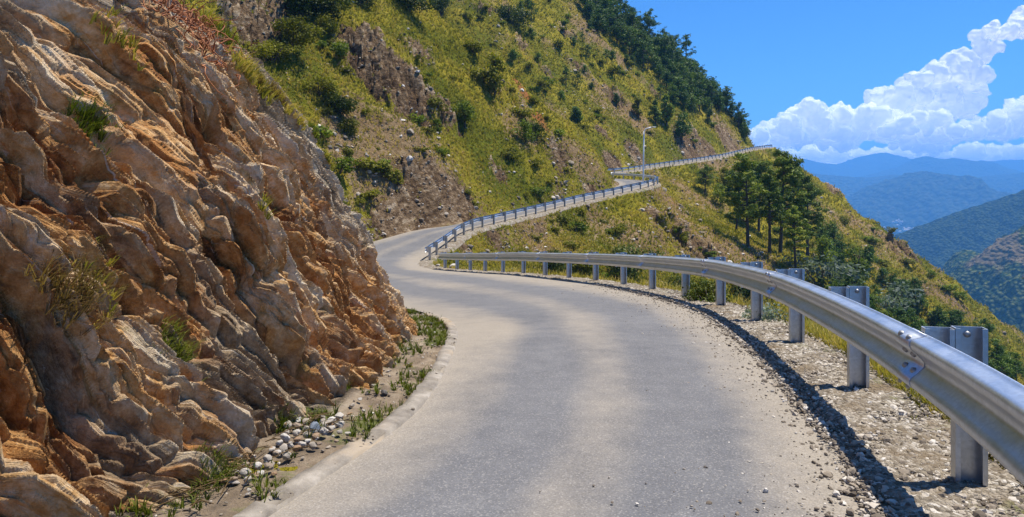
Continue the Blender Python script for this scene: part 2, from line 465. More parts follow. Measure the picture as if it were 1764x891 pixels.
# --- galvanised steel
for nm_, ks_ in (('galvanised_steel', 1.0), ('post_steel', 0.84)):
    m, T, B = new_mat(nm_)
    p = T.pos()
    sp = T.n('ShaderNodeSeparateColor'); T.put(sp.inputs[0], T.voro(p, 55, 'F1', 'Color'))
    n1 = T.noise(p, 3.5, 7, 0.65)
    streak = T.noise(T.scale(p, (2.0, 2.0, 26)), 1.5, 5, 0.65)
    c = T.ramp(T.math('ADD', T.math('MULTIPLY', n1, 0.6), T.math('MULTIPLY', streak, 0.4)), [(0.3, (0.46, 0.49, 0.52)), (0.55, (0.57, 0.60, 0.63)), (0.75, (0.66, 0.69, 0.72))])
    c = T.mix(T.math('MULTIPLY', T.step(T.noise(p, 9, 7, 0.7), 0.62, 0.74), 0.35), c, (0.36, 0.34, 0.31))
    c = T.mix(1.0, c, (ks_, ks_, ks_ * 1.01), 'MULTIPLY')
    c = T.mix(1.0, c, T.math('ADD', 0.92, T.math('MULTIPLY', sp.outputs[0], 0.16)), 'MULTIPLY')
    T.put(B.inputs['Base Color'], c)
    B.inputs['Metallic'].default_value = 0.82
    T.put(B.inputs['Roughness'], T.math('ADD', 0.27, T.math('MULTIPLY', n1, 0.26)))
    T.put(B.inputs['Normal'], T.bump(n1, 0.12, 0.02))
m, T, B = new_mat('bolt_steel')
B.inputs['Base Color'].default_value = (0.30, 0.30, 0.30, 1); B.inputs['Metallic'].default_value = 0.7; B.inputs['Roughness'].default_value = 0.5
def plain(name, c, r=0.8):
    m, T, B = new_mat(name)
    p = T.obj()
    T.put(B.inputs['Base Color'], T.mix(T.noise(p, 0.4, 4), tuple(x * 0.8 for x in c), tuple(min(1, x * 1.15) for x in c)))
    B.inputs['Roughness'].default_value = r
plain('house_wall', (0.75, 0.73, 0.70)); plain('house_roof', (0.36, 0.33, 0.32)); plain('lamp_grey', (0.72, 0.73, 0.74), 0.5)

# ================================================================== ROAD ALIGNMENT  (x, depth, height under the eye)
ST = [  # right edge (post line) x, y, z ; left edge x, y
 (-4.6, -12, -0.70, -8.2, -10.2), (-1.4, -5.4, -1.08, -4.9, -3.9), (1.12, 0, -1.37, -2.15, 0.3), (1.92, 2.05, -1.47, -1.6, 2.0), (2.40, 3.56, -1.55, -1.17, 3.42),
 (2.77, 5.3, -1.60, -0.73, 5.1), (3.12, 7.4, -1.68, -0.66, 7.2), (3.42, 9.6, -1.82, -0.76, 9.0), (3.52, 11.4, -1.93, -1.0, 10.3),
 (3.42, 13.7, -2.10, -1.5, 11.9), (3.12, 15.9, -2.27, -2.1, 13.4), (2.65, 18.4, -2.47, -2.9, 15.2), (1.75, 21.4, -2.72, -4.2, 17.6),
 (0.45, 25, -3.02, -6.0, 21.5), (-0.95, 28.3, -3.34, -7.8, 25.5), (-2.3, 31.7, -3.66, -9.4, 30), (-3.7, 35.2, -3.95, -10.7, 34.5),
 (-4.75, 38.6, -4.12, -11.7, 39), (-4.95, 41.8, -4.14, -11.8, 44), (-4.5, 44.3, -3.86, -11.0, 48), (-4.0, 46.5, -3.52, -9.6, 51),
 (-3.4, 49, -3.10, -7.8, 54), (-2.5, 52, -2.82, -5.6, 56.6), (-1.0, 55.2, -2.57, -3.6, 59.2), (3.1, 63, -1.87, 0.2, 66.5),
 (7.0, 69, -1.12, 4.2, 72.8), (12.2, 75.5, -0.22, 9.2, 79), (16.6, 81, 0.60, 12.7, 83.6), (18.3, 86, 1.10, 13.6, 87), (17.3, 91.5, 1.5, 13.0, 90.5),
 (13.3, 97, 1.9, 9.6, 94), (9.2, 101.2, 2.2, 5.6, 98.5), (7.6, 106, 2.5, 2.6, 106), (10.5, 110.5, 2.8, 6.2, 114), (18.2, 115.5, 3.2, 15.5, 119.5),
 (28.5, 130, 4.75, 25, 133.2), (47, 155, 7.6, 43.6, 158), (60.7, 175, 10.4, 57, 178), (67, 185, 11.5, 63, 187.4), (75, 197, 12.7, 70.5, 199),
 (78.5, 208, 13.4, 73.5, 207.5), (75, 222, 14.4, 71, 218), (55, 240, 16, 52, 236), (20, 265, 19, 18, 261), (-40, 290, 24, -41, 286)]
ST = np.array(ST, float); ST[:, 2] += EYE
def catmull(P, step):
    out = []
    n = len(P)
    for i in range(n - 1):
        p0 = P[max(i - 1, 0)]; p1 = P[i]; p2 = P[i + 1]; p3 = P[min(i + 2, n - 1)]
        k = max(2, int(np.linalg.norm((p2 - p1)[:2]) / step))
        for t in np.arange(k) / k:
            out.append(0.5 * ((2 * p1) + (p2 - p0) * t + (2 * p0 - 5 * p1 + 4 * p2 - p3) * t * t + (3 * p1 - p0 - 3 * p2 + p3) * t ** 3))
    out.append(P[-1])
    return np.array(out)
PATH = catmull(ST, 0.45)
Rp = PATH[:, :3]; Lp = np.c_[PATH[:, 3:5], PATH[:, 2]]
def arclen(P):
    return np.r_[0, np.cumsum(np.linalg.norm(np.diff(P[:, :2], axis=0), axis=1))]
# cliff foot beside the near road
FOOT = catmull(np.array([(-9.0, -7), (-5.6, -3), (-3.0, 0.3), (-2.25, 1.9), (-1.74, 3.2), (-1.56, 4.4), (-1.30, 5.1), (-1.22, 6.3), (-1.19, 7.6), (-1.22, 8.7),
                         (-1.47, 9.9), (-1.95, 11.3), (-2.6, 13.2), (-3.4, 15.2), (-4.8, 17.9), (-6.6, 21.8), (-8.4, 25.7), (-10, 30), (-11.5, 34.5), (-12.6, 39)], float), 0.1)

# ================================================================== TERRAIN
def side_field(X, Y, line, extra):
    """smooth nearest-station field: signed distance (right positive), and blended station values"""
    tg = np.gradient(line[:, :2], axis=0); tg /= np.linalg.norm(tg, axis=1)[:, None]
    sh = X.shape; X = X.ravel(); Y = Y.ravel()
    sd = np.empty(len(X)); vals = np.empty((extra.shape[1], len(X)))
    for a in range(0, len(X), 6000):
        dx = X[a:a + 6000, None] - line[None, :, 0]; dy = Y[a:a + 6000, None] - line[None, :, 1]
        d = np.sqrt(dx * dx + dy * dy)
        j = d.argmin(1); r = np.arange(len(j)); dm = d[r, j]
        s = tg[j, 1] * dx[r, j] - tg[j, 0] * dy[r, j]
        sd[a:a + 6000] = np.where(s >= 0, dm, -dm)
        wgt = np.exp(-(d - dm[:, None]) / (0.25 + 0.10 * dm[:, None]))
        wgt /= wgt.sum(1)[:, None]
        vals[:, a:a + 6000] = (wgt @ extra).T
    return sd.reshape(sh), vals.reshape((-1,) + sh)
# station values: z, upward slope, start offset of the uphill bank / downward slope
ys = PATH[:, 1]; xs = PATH[:, 0]; si = np.arange(len(PATH)) / len(PATH)
arc = arclen(Rp)
def station_of(x, y):
    return arc[np.hypot(Rp[:, 0] - x, Rp[:, 1] - y).argmin()]
sN = station_of(2.65, 18.4); sG = station_of(-4.9, 41); sC = station_of(17.5, 84); sG2 = station_of(7.6, 106); sF = station_of(74, 200)
up = np.interp(arc, [0, sN - 8, sN + 8, sG - 4, sG + 10, sC - 12, sC, sG2, sG2 + 30, sF - 25, sF, sF + 60], [0.55, 0.55, 0.75, 1.0, 1.08, 1.10, 1.0, 0.95, 1.0, 1.08, 1.12, 1.05])
off = np.interp(arc, [0, sN, sN + 12, sG - 2, sG], [2.2, 2.2, 1.6, 0.6, 0.3])
dn = np.interp(arc, [0, sN, sG - 4, sG + 8, sC, sG2, sF - 60, sF, sF + 30], [0.95, 0.9, 0.75, 0.62, 0.62, 0.60, 0.72, 0.87, 0.92])
def base_fields(X, Y):
    eR, (zR, dR) = side_field(X, Y, Rp, np.c_[Rp[:, 2], dn])
    eL, (zL, uL, oL) = side_field(X, Y, Lp, np.c_[Lp[:, 2], up, off])
    return np.stack([eR, zR, dR, -eL, zL, uL, oL])
class Gridded:
    def __init__(s, x0, x1, y0, y1, st):
        s.x0, s.y0, s.st = x0, y0, st
        s.gx = np.arange(x0, x1 + st, st); s.gy = np.arange(y0, y1 + st, st)
        s.v = base_fields(*np.meshgrid(s.gx, s.gy))
    def __call__(s, X, Y):
        fx = np.clip((X - s.x0) / s.st, 0, len(s.gx) - 1.001); fy = np.clip((Y - s.y0) / s.st, 0, len(s.gy) - 1.001)
        i = fx.astype(int); j = fy.astype(int); a = fx - i; b = fy - j
        v = s.v
        return v[:, j, i] * (1 - a) * (1 - b) + v[:, j, i + 1] * a * (1 - b) + v[:, j + 1, i] * (1 - a) * b + v[:, j + 1, i + 1] * a * b
GN = Gridded(-30, 34, -8, 72, 0.3)
GF = Gridded(-330, 480, -14, 640, 2.0)
def fields(X, Y):
    a = GN(X, Y); b = GF(X, Y)
    inside = (X > -29.5) & (X < 33.5) & (Y > -7.5) & (Y < 71.5)
    return np.where(inside[None], a, b)
def plateau(X, Y):
    eR, zR, dR, eL, zL, uL, oL = fields(X, Y)
    z = np.minimum(zR, zL) - 0.07
    ed = np.maximum(eR - 0.32, 0)
    z_d = zR - 0.07 - 1.35 * np.minimum(ed, 1.2) - dR * np.maximum(ed - 1.2, 0)
    eu = np.maximum(eL - oL, 0)
    z_u = zL - 0.07 + uL * eu + 0.55 * np.minimum(eu, 3.5)
    z = np.where(eR > 0.0, np.minimum(z_d, zR - 0.05), np.where(eL > 0, z_u, z))
    return z, ed, eu, eR, eL
NA, az0, az1 = 940, math.radians(-44), math.radians(50)
AZ = np.linspace(az0, az1, NA)
RR = np.r_[np.geomspace(1.2, 30, 230)[:-1], np.geomspace(30, 300, 980)[:-1], np.geomspace(300, 560, 70)]
A2, R2 = np.meshgrid(AZ, RR)
TX = R2 * np.sin(A2); TY = R2 * np.cos(A2)
Z0, ED, EU, ER, EL = plateau(TX, TY)
amp = sstep(np.maximum(ED, EU), 0.2, 5.0)
big = sstep(np.maximum(ED, EU), 4, 30)
def surf_noise(x, y):
    return fbm(x / 46, y / 46, 3, 5), fbm(x / 14, y / 14, 3, 11), fbm(x / 4.2, y / 4.2, 4, 23, 0.55)
b1, b2, b3 = surf_noise(TX, TY)
rid = fbm(TX / 22 + 0.3 * b2, TY / 22, 3, 41, 0.5, True)
spurk = 1 + 0.9 * sstep(ER, 8, 40) * sstep(TY, 70, 140)
TZ = Z0 + big * spurk * (b1 * 4.0 + rid * 2.4) + amp * (b2 * 1.7 + b3 * 0.6)
PXV = 882 + F * TX / np.maximum(TY, 0.1); PYV = 330 - F * (TZ - EYE) / np.maximum(TY, 0.1)
def pick(px, py, rmin=14.0):
    """first terrain point seen in that direction from the camera: x, y, z, row, col"""
    j = int(round((math.atan((px - 882) / F) - az0) / (az1 - az0) * (NA - 1)))
    i0 = int(np.searchsorted(RR, rmin))
    ok = np.nonzero(PYV[i0:, j] <= py)[0]
    if not len(ok): return None
    i = i0 + ok[0]
    return np.array([TX[i, j], TY[i, j], TZ[i, j]]), i, j
# placed ground patches: centre by direction, world radius (along slope), kind
rock = 0.10 + 0.0 * TX; soil = 0.0 * TX; orange = 0.0 * TX
def knob(px, py, hh, rad):
    global TZ, PYV
    h = pick(px, py)
    if h is None: return
    c = h[0]
    d = np.hypot(TX - c[0], TY - c[1]) / rad
    TZ = TZ + hh * np.exp(-d ** 2) * (0.75 + 0.5 * b3)
    PYV = 330 - F * (TZ - EYE) / np.maximum(TY, 0.1)
knob(1052, 262, 2.2, 3.0); knob(1438, 340, 1.6, 5.0); knob(1475, 385, 1.2, 5.0); knob(690, 130, 1.8, 3.2); knob(640, 80, 1.5, 3.0); knob(745, 345, 0.9, 1.6); knob(445, 60, 1.5, 2.5); knob(1315, 235, 2.0, 6.0)
slope_r = np.abs(np.gradient(TZ, axis=0) / np.gradient(R2, axis=0))
def blob(arr, px, py, rad, amt, squash=1.0):
    h = pick(px, py)
    if h is None: return
    c = h[0]
    d = np.sqrt((TX - c[0]) ** 2 + (TY - c[1]) ** 2 + (TZ - c[2]) ** 2 * squash) / rad
    arr += amt * np.exp(-d * d * 1.2) * (1 + 0.0 * d)
for a in [(650, 110, 3.4, 1.1), (700, 165, 3.6, 1.1), (610, 70, 2.6, .8), (720, 100, 2.6, .7), (735, 310, 2.2, 1.0), (765, 350, 2.4, 1.2), (700, 345, 1.6, .8), (790, 335, 1.8, .9), (715, 375, 2.0, 1.0),
          (665, 385, 1.6, .7), (430, 50, 3, 1.0), (470, 20, 2.5, .9), (780, 210, 1.8, .7), (1040, 230, 2.2, .9), (1052, 280, 2.2, 1.1), (1180, 252, 5, .9),
          (1090, 262, 3.5, .7), (1250, 238, 6, .9), (1210, 250, 5, .8), (1310, 225, 7, 1.0), (1325, 245, 5, 1.0), (860, 300, 1.5, .6), (960, 265, 2.5, .6), (900, 80, 3, .6), (850, 410, 1.8, .8), (800, 430, 1.3, .7),
          (930, 400, 1.5, .5), (1130, 370, 2.5, .6), (1440, 330, 4, .8), (1460, 345, 4, .7), (1550, 430, 6, .7), (1000, 120, 4, .6), (1130, 160, 4, .5), (870, 160, 3, .4),
          (840, 20, 3, .6), (1200, 430, 4, .5), (1020, 330, 1.5, .5), (1110, 300, 2.5, .5), (980, 60, 4, .6), (1060, 170, 4, .6), (940, 130, 3, .5)]:
    blob(rock, *a)
for a in [(600, 240, 4, .6), (690, 250, 3.5, .6), (640, 300, 3, .4), (890, 220, 4, .5), (1000, 270, 4, .5), (1150, 340, 4, .6), (1210, 350, 5, .5), (1060, 400, 4, .4),
          (1150, 420, 5, .4), (1230, 440, 6, .5), (1330, 460, 6, .6), (930, 430, 2, .4), (1090, 200, 7, .35), (850, 60, 4, .4), (960, 190, 4, .5), (1180, 230, 6, .35), (1500, 400, 9, .5), (1620, 510, 8, .5), (1010, 60, 8, .3), (1240, 285, 8, .5)]:
    blob(soil, *a)
for a in [(905, 165, 1.8, .75), (925, 200, 1.6, .8), (890, 140, 1.2, .6), (1160, 350, 1.8, .5), (1165, 375, 1.8, .5), (940, 225, 1.4, .6)]:
    blob(orange, *a)
rn = fbm(TX / 9, TY / 9, 4, 61)
rock += 0.35 * np.clip(fbm(A2 * R2 / 3.4, TZ / 9.0, 4, 69) - .08, 0, 1) + 0.22 * sstep(slope_r, 1.1, 2.0) + 0.55 * np.clip(rn - 0.15, 0, 1) + 0.30 * np.exp(-np.maximum(EL - 0.4, 0) / 1.6) * (EL > 0) * (R2 > 30)
soil += 0.30 * fbm(A2 * R2 / 2.6, TZ / 13.0, 4, 68) + 0.26 + 0.75 * fbm(TX / 13, TY / 13, 4, 67) + 0.12 * np.exp(-np.maximum(ED, 0) / 2.5) * (ER > 0)
rock = np.clip(rock, 0, 1); soil = np.clip(soil, 0, 1)
# broken slabs where rock shows, tussocks elsewhere
sa = (TX * 0.55 + TY * 0.25 - TZ * 0.8); sb = (TX * 0.75 + TZ * 0.62 + TY * 0.1)
f1, f2, r1, ox, oy = worley(sa / 2.6 + 0.5 * b3, sb / 0.9 + 0.4 * b3, 5)
g1, g2, r2, _, oy2 = worley(sa / 0.95, sb / 0.36 + 0.3 * b3, 9)
rmask = sstep(rock, 0.22, 0.52) * amp
TZ = TZ + rmask * ((r1 - 0.4) * 2.1 + oy * 0.9 + (r2 - 0.5) * 0.9 + oy2 * 0.5 - 0.9 * sstep(0.12 - (f2 - f1), 0, .12))
tus = fbm(TX / 0.9, TY / 0.9, 3, 71)
TZ = TZ + amp * (1 - rmask) * (tus * 0.16 + np.abs(pn(TX / 2.2, TY / 2.2, 73)) * 0.3)
TZ = np.where(TZ > 75, 75 + 40 * (1 - np.exp(-(TZ - 75) / 40)), TZ)
floor_z = EYE - 400
TZ = np.maximum(TZ, floor_z - 6)
PXV = 882 + F * TX / np.maximum(TY, 0.1); PYV = 330 - F * (TZ - EYE) / np.maximum(TY, 0.1)
me = mesh_np('hillside', np.stack([TX, TY, TZ], -1).reshape(-1, 3), grid_faces(len(RR), NA)[:, ::-1], [MATS['hillside']], True,
             {'rock': rock.ravel(), 'soil': soil.ravel(), 'orange': orange.ravel(), 'tone': (0.6 * r1 + 0.4 * r2).ravel()})
tag(link('hillside', me), kind='structure')
# visibility of terrain vertices from the camera (running minimum of image height along each column)
runmin = np.minimum.accumulate(np.where(R2 > 14, PYV, 1e9), axis=0)
VIS = (PYV <= runmin + 1.5) & (R2 > 14) & (PXV > -60) & (PXV < 1830) & (PYV > -50) & (PYV < 900)

# ------------------------------------------------------------------ road ribbon
def ribbon(name, lo, hi, n, mat, zf, keep=None, extra=None, kind='structure'):
    """strip between two 3-D lines; zf(s, t, X, Y) adds height; returns object"""
    t = np.linspace(0, 1, n)
    V = lo[:, None, :] * (1 - t)[None, :, None] + hi[:, None, :] * t[None, :, None]
    S = arclen((lo + hi) / 2)
    S2, T2 = np.meshgrid(S, t, indexing='ij')
    V[:, :, 2] += zf(S2, T2, V[:, :, 0], V[:, :, 1])
    at = extra(S2, T2, V[:, :, 0], V[:, :, 1]) if extra else {}
    me = mesh_np(name, V.reshape(-1, 3), grid_faces(len(lo), n), [MATS[mat]], True, {k: a.ravel() for k, a in at.items()})
    return tag(link(name, me), kind=kind)
def nrm2(P):
    tg = np.gradient(P[:, :2], axis=0); tg /= np.linalg.norm(tg, axis=1)[:, None]
    return np.c_[tg[:, 1], -tg[:, 0], 0 * tg[:, 0]]       # to the right
def shift(P, d):
    k = np.asarray(d, float)
    return P + nrm2(P) * (k[:, None] if k.ndim else k)
FINE = catmull(ST, 0.12)
FINE = FINE[FINE[:, 1] > -9]
FR = FINE[:, :3]; FL = np.c_[FINE[:, 3:5], FINE[:, 2]]
def road_attr(S, Tt, X, Y):
    wgt = np.exp(-((Tt - 0.30) / 0.10) ** 2) + np.exp(-((Tt - 0.66) / 0.11) ** 2)
    edge = np.exp(-Tt / 0.05) * 0.45 + np.exp(-(1 - Tt) / 0.085) * 1.0
    d = 0.56 - 0.72 * np.clip(wgt, 0, 1) + edge
    d += 0.5 * np.exp(-(((X + 0.1) / 0.9) ** 2 + ((Y - 9.2) / 1.6) ** 2)) + 0.35 * np.exp(-(((X + 3.4) / 2.2) ** 2 + ((Y - 34.5) / 2.5) ** 2)) + 0.2 * np.exp(-(((X + 1.0) / 3) ** 2 + ((Y - 20) / 2) ** 2))
    return {'lat': Tt, 'dust': d}
ribbon('road', FL, shift(FR, -0.42), 40, 'asphalt', lambda S, Tt, X, Y: 0.035 * (1 - (2 * Tt - 1) ** 2) - 0.02 + 0.006 * pn(X / 1.3, Y / 1.3, 3), extra=road_attr)
# ------------------------------------------------------------------ gravel verge under the guardrail
near = FINE[:, 1] < 45
near[np.argmax(FINE[:, 1] >= 45):] = False
VR = FR[near]
j = fbm(arclen(VR) / 0.7, arclen(VR) * 0, 3, 8)
def verge_z(S, Tt, X, Y):
    lump = fbm(X / 0.45, Y / 0.45, 4, 13) * 0.045 + np.abs(pn(X / 0.11, Y / 0.11, 17)) * 0.032 + np.abs(pn(X / 0.05, Y / 0.05, 19)) * 0.010
    return -0.045 + 0.055 * sstep(Tt, 0.0, 0.35) + lump * sstep(Tt, 0.02, 0.3) - 0.28 * sstep(Tt, 0.84, 1.0)
VRF = catmull(ST, 0.035)
VRF = VRF[(VRF[:, 1] > -1.0)]
VRF = VRF[:np.argmax(VRF[:, 1] > 45)][:, :3]
jit = fbm(arclen(VRF) / 0.8, arclen(VRF) * 0, 4, 8)
ribbon('gravel_verge', shift(VRF, -0.72 + 0.16 * jit), shift(VRF, 0.42 + 0.14 * jit), 46, 'gravel', verge_z, extra=lambda S, Tt, X, Y: {'grass': sstep(Tt, 0.45, 0.8)})
FARV = FR[len(FINE) - np.argmax(FINE[::-1, 1] < 45):]
ribbon('gravel_verge', shift(FARV, -0.55), shift(FARV, 0.45), 6, 'gravel', lambda S, Tt, X, Y: 0.01 - 0.25 * sstep(Tt, 0.8, 1), extra=lambda S, Tt, X, Y: {'grass': sstep(Tt, 0.45, 0.8)})
# ------------------------------------------------------------------ kerb and gutter on the cliff side
KL = catmull(ST, 0.03)
KL = KL[(KL[:, 4] > 1.0) & (KL[:, 4] < 11.6) & (KL[:, 1] < 20)]
KL = np.c_[KL[:, 3:5], KL[:, 2]]
ks = arclen(KL)
kw = 0.095 + 0.04 * fbm(ks / 0.5, ks * 0, 4, 3)
prof = [(0.05, -0.04), (0.035, 0.000), (0.02, 0.006), (-0.40, 0.014), (-0.95, 0.012), (-1.0, -0.012), (-1.02, -0.12)]
KV = []
fade = sstep(ks, ks[-1], ks[-1] - 1.2)
for a, z in prof:
    q = shift(KL, a * kw if a < -0.1 else np.full(len(KL), a))
    q[:, 2] += z * np.where(z > 0, fade, 1) + 0.016 * fbm(ks / 0.22, ks * 0 + a * 3, 4, 29) - (0.05 * (pn(ks / 0.33, ks * 0, 91) > 0.16) if z > 0 else 0)
    KV.append(q)
KV = np.stack(KV, 1)
tag(link('kerb', mesh_np('kerb', KV.reshape(-1, 3), grid_faces(len(KL), len(prof))[:, ::-1], [MATS['kerb_concrete']])), kind='structure')
GA = catmull(ST, 0.05); GA = GA[(GA[:, 4] > 0.8) & (GA[:, 4] < 45) & (GA[:, 1] < 46)]
GL = np.c_[GA[:, 3:5], GA[:, 2]]
tf = np.array([np.hypot(FOOT[:, 0] - a, FOOT[:, 1] - b).argmin() for a, b in GL[:, :2]])
GF_ = np.c_[FOOT[tf], GL[:, 2]]
out = GF_ - GL; out[:, 2] = 0; ol = np.linalg.norm(out, axis=1)[:, None]
GF_ = GF_ + out / np.maximum(ol, 0.05) * 0.35
ribbon('gutter', GF_, shift(GL, -0.06), 26, 'gutter_dirt', lambda S, Tt, X, Y: -0.055 + 0.06 * sstep(Tt, 0.55, 0.0) + 0.05 * fbm(X / 0.3, Y / 0.3, 4, 37) * sstep(1 - Tt, 0, 0.25) + 0.015 * np.abs(pn(X / 0.06, Y / 0.06, 39)))

# ================================================================== ROCK FACE on the left
fs = arclen(FOOT)
fpy = FOOT[:, 1]
i0 = np.argmin(np.abs(fpy - 1.2)); 
sA = np.interp([1.2, 12.0, 38.5], fpy, fs)
U = np.r_[np.linspace(0, sA[0], 60)[:-1], sA[0] + (np.geomspace(1.6, 1.6 + (sA[1] - sA[0]), 1250) - 1.6), np.linspace(sA[1], sA[2], 420)[1:]]
PROF = np.array([(-0.25, -0.5), (0, 0), (0.40, 0.55), (0.72, 1.35), (1.12, 2.0), (1.52, 2.78), (2.1, 3.40), (2.8, 3.95), (4.0, 4.8), (7, 7.2), (11, 11)])
pl = np.r_[0, np.cumsum(np.hypot(*np.diff(PROF, axis=0).T))]
Vv = np.r_[np.linspace(0, 0.5, 40)[:-1], np.linspace(0.5, 5.6, 760)[:-1], np.linspace(5.6, pl[-1], 160)]
U2, V2 = np.meshgrid(U, Vv, indexing='ij')
fx = np.interp(U, fs, FOOT[:, 0]); fy = np.interp(U, fs, FOOT[:, 1])
ftg = np.c_[np.gradient(fx, U), np.gradient(fy, U)]
ker = 41; kk = np.hanning(ker); kk /= kk.sum()
ftg = np.stack([np.convolve(np.pad(ftg[:, k], ker // 2, mode='edge'), kk, 'valid') for k in (0, 1)], 1)
ftg /= np.linalg.norm(ftg, axis=1)[:, None]
out = np.c_[ftg[:, 1], -ftg[:, 0]]                   # away from the rock
gz = np.interp(fy, Lp[:int(len(Lp) * .2), 1], Lp[:int(len(Lp) * .2), 2])
pe = np.interp(Vv, pl, PROF[:, 0]); ph = np.interp(Vv, pl, PROF[:, 1])
pk = np.hanning(61); pk /= pk.sum()
slope_a = np.arctan2(np.gradient(ph, Vv), np.gradient(pe, Vv))
slope_a = np.convolve(np.pad(slope_a, 30, mode='edge'), pk, 'valid')
CX = fx[:, None] - out[:, 0:1] * pe[None]; CY = fy[:, None] - out[:, 1:2] * pe[None]; CZ = gz[:, None] + ph[None] + 0 * CX
nx = out[:, 0:1] * np.sin(slope_a)[None]; ny = out[:, 1:2] * np.sin(slope_a)[None]; nz_ = np.cos(slope_a)[None] + 0 * nx
# bedding: sheets dipping forward along the face
th = math.radians(66)
VH = V2 - 0.5
xi = U2 * math.cos(th) - VH * math.sin(th); eta = U2 * math.sin(th) + VH * math.cos(th)
w1 = fbm(U2 * 0.55, VH * 0.55, 4, 101); w2 = fbm(U2 * 2.1, VH * 2.1, 4, 103)
eta = eta + 0.20 * w1 + 0.014 * w2; xi = xi + 0.06 * w2
def slabs(x, y, seed, tilt, lean, c=5.0):
    """tilted flat-topped slabs, each cut off sharply by its neighbours: height, random of the slab on top"""
    ix = np.floor(x); iy = np.floor(y)
    best = np.full(x.shape, -0.7); rid = np.zeros(x.shape)
    for dx in (-1, 0, 1):
        for dy in (-1, 0, 1):
            cx = ix + dx; cyy = iy + dy
            ex = x - cx - 0.15 - 0.7 * _h(cx, cyy, seed); ey = y - cyy - 0.15 - 0.7 * _h(cx, cyy, seed + 31)
            r_ = _h(cx, cyy, seed + 77)
            k_ = (_h(cx, cyy, seed + 5) - 0.5) * 0.9                      # skewed outline
            dist = 0.75 * np.maximum(np.abs(ex + k_ * ey), np.abs(ey)) + 0.25 * np.hypot(ex, ey)
            h_ = r_ + tilt * ((_h(cx, cyy, seed + 11) - 0.5) * ex + (_h(cx, cyy, seed + 13) - 0.5) * ey) - lean * ey - c * np.maximum(0, dist - 0.46)
            m_ = h_ > best
            best = np.where(m_, h_, best); rid = np.where(m_, r_, rid)
    return best - 0.6, rid
S1 = slabs(xi / 1.5, eta / 0.30, 201, 1.3, 0.40, 6.0); S2 = slabs(xi / 0.55, eta / 0.110, 207, 1.5, 0.50, 7.0); S3 = slabs(xi / 0.20, eta / 0.048, 211, 1.6, 0.50, 7.0); S5 = slabs(U2 / 0.8, VH / 0.62, 231, 2.4, 0.25)
W1 = (0, 0, S1[1]); W2 = (0, 0, S2[1]); W3 = (0, 0, S3[1])
soft = sstep(fbm(U2 * 0.5 + 9, VH * 0.5, 3, 131), 0.02, 0.40)           # weathered, smoother patches
lay = fbm(xi * 0.35, eta * 7.0, 4, 111, 0.6)
hard = 1 - 0.30 * soft
disp = 0.12 * fbm(U2 * 0.42, VH * 0.42, 3, 107) + hard * (0.135 * S1[0] + 0.085 * S2[0] + 0.038 * S3[0]) + 0.075 * S5[0]
disp += lay * 0.010 + 0.010 * fbm(U2 * 9, VH * 9, 4, 113, 0.65) + 0.010 * fbm(xi * 4, eta * 16, 3, 119, 0.6)
disp *= sstep(V2, 0.0, 0.7) * 0.9 + 0.1
nose = np.exp(-((fy - 9.0) / 2.2) ** 2)[:, None]
CX = CX + nx * disp; CY = CY + ny * disp; CZ = CZ + nz_ * disp
# beyond the nose the top of the spur stays low enough to show the hill behind
tone = 0.45 * W1[2] + 0.35 * W2[2] + 0.2 * W3[2]
grey = 0.42 + 0.35 * w1 + 0.40 * sstep(fy, 6.2, 9.5)[:, None] * sstep(VH, 0.6, 2.2) + 0.25 * sstep(VH, 3.0, 4.0) + 0.25 * sstep(U2, 0, 1)*np.exp(-((fy - 4.3) / 0.8) ** 2)[:, None] * sstep(1.2 - VH, 0, .8)
PXc = 882 + F * CX / np.maximum(CY, .1); PYc = 330 - F * (CZ - EYE) / np.maximum(CY, .1)
kr = np.where(CY > 1, (PXc - 345) ** 2 + (PYc - 55) ** 2, 1e9); kr = np.unravel_index(kr.argmin(), kr.shape)
redsoil = np.exp(-(((CX - CX[kr]) ** 2 + (CY - CY[kr]) ** 2 + (CZ - CZ[kr]) ** 2) / 0.75 ** 2)) * (0.8 + 0.6 * w2)
redsoil = np.clip(redsoil * 1.5, 0, 1)
me = mesh_np('cliff', np.stack([CX, CY, CZ], -1).reshape(-1, 3), grid_faces(len(U), len(Vv)), [MATS['cliff_rock']], False,
             {'bed_along': xi.ravel(), 'bed_across': eta.ravel(), 'tone': tone.ravel(), 'grey': grey.ravel(), 'redsoil': redsoil.ravel()})
tag(link('cliff', me), kind='structure')
CPX = 882 + F * CX / np.maximum(CY, 0.1); CPY = 330 - F * (CZ - EYE) / np.maximum(CY, 0.1)
def cliff_pick(px, py):
    d = (CPX - px) ** 2 + (CPY - py) ** 2 + 1e9 * (CY < 1)
    cand = np.nonzero(d.ravel() < 30)[0]
    if not len(cand): cand = np.array([d.argmin()])
    k = cand[CY.ravel()[cand].argmin()]
    i, j = divmod(int(k), len(Vv))
    return np.array([CX[i, j], CY[i, j], CZ[i, j]]), np.array([nx[i, j], ny[i, j], nz_[i, j]])
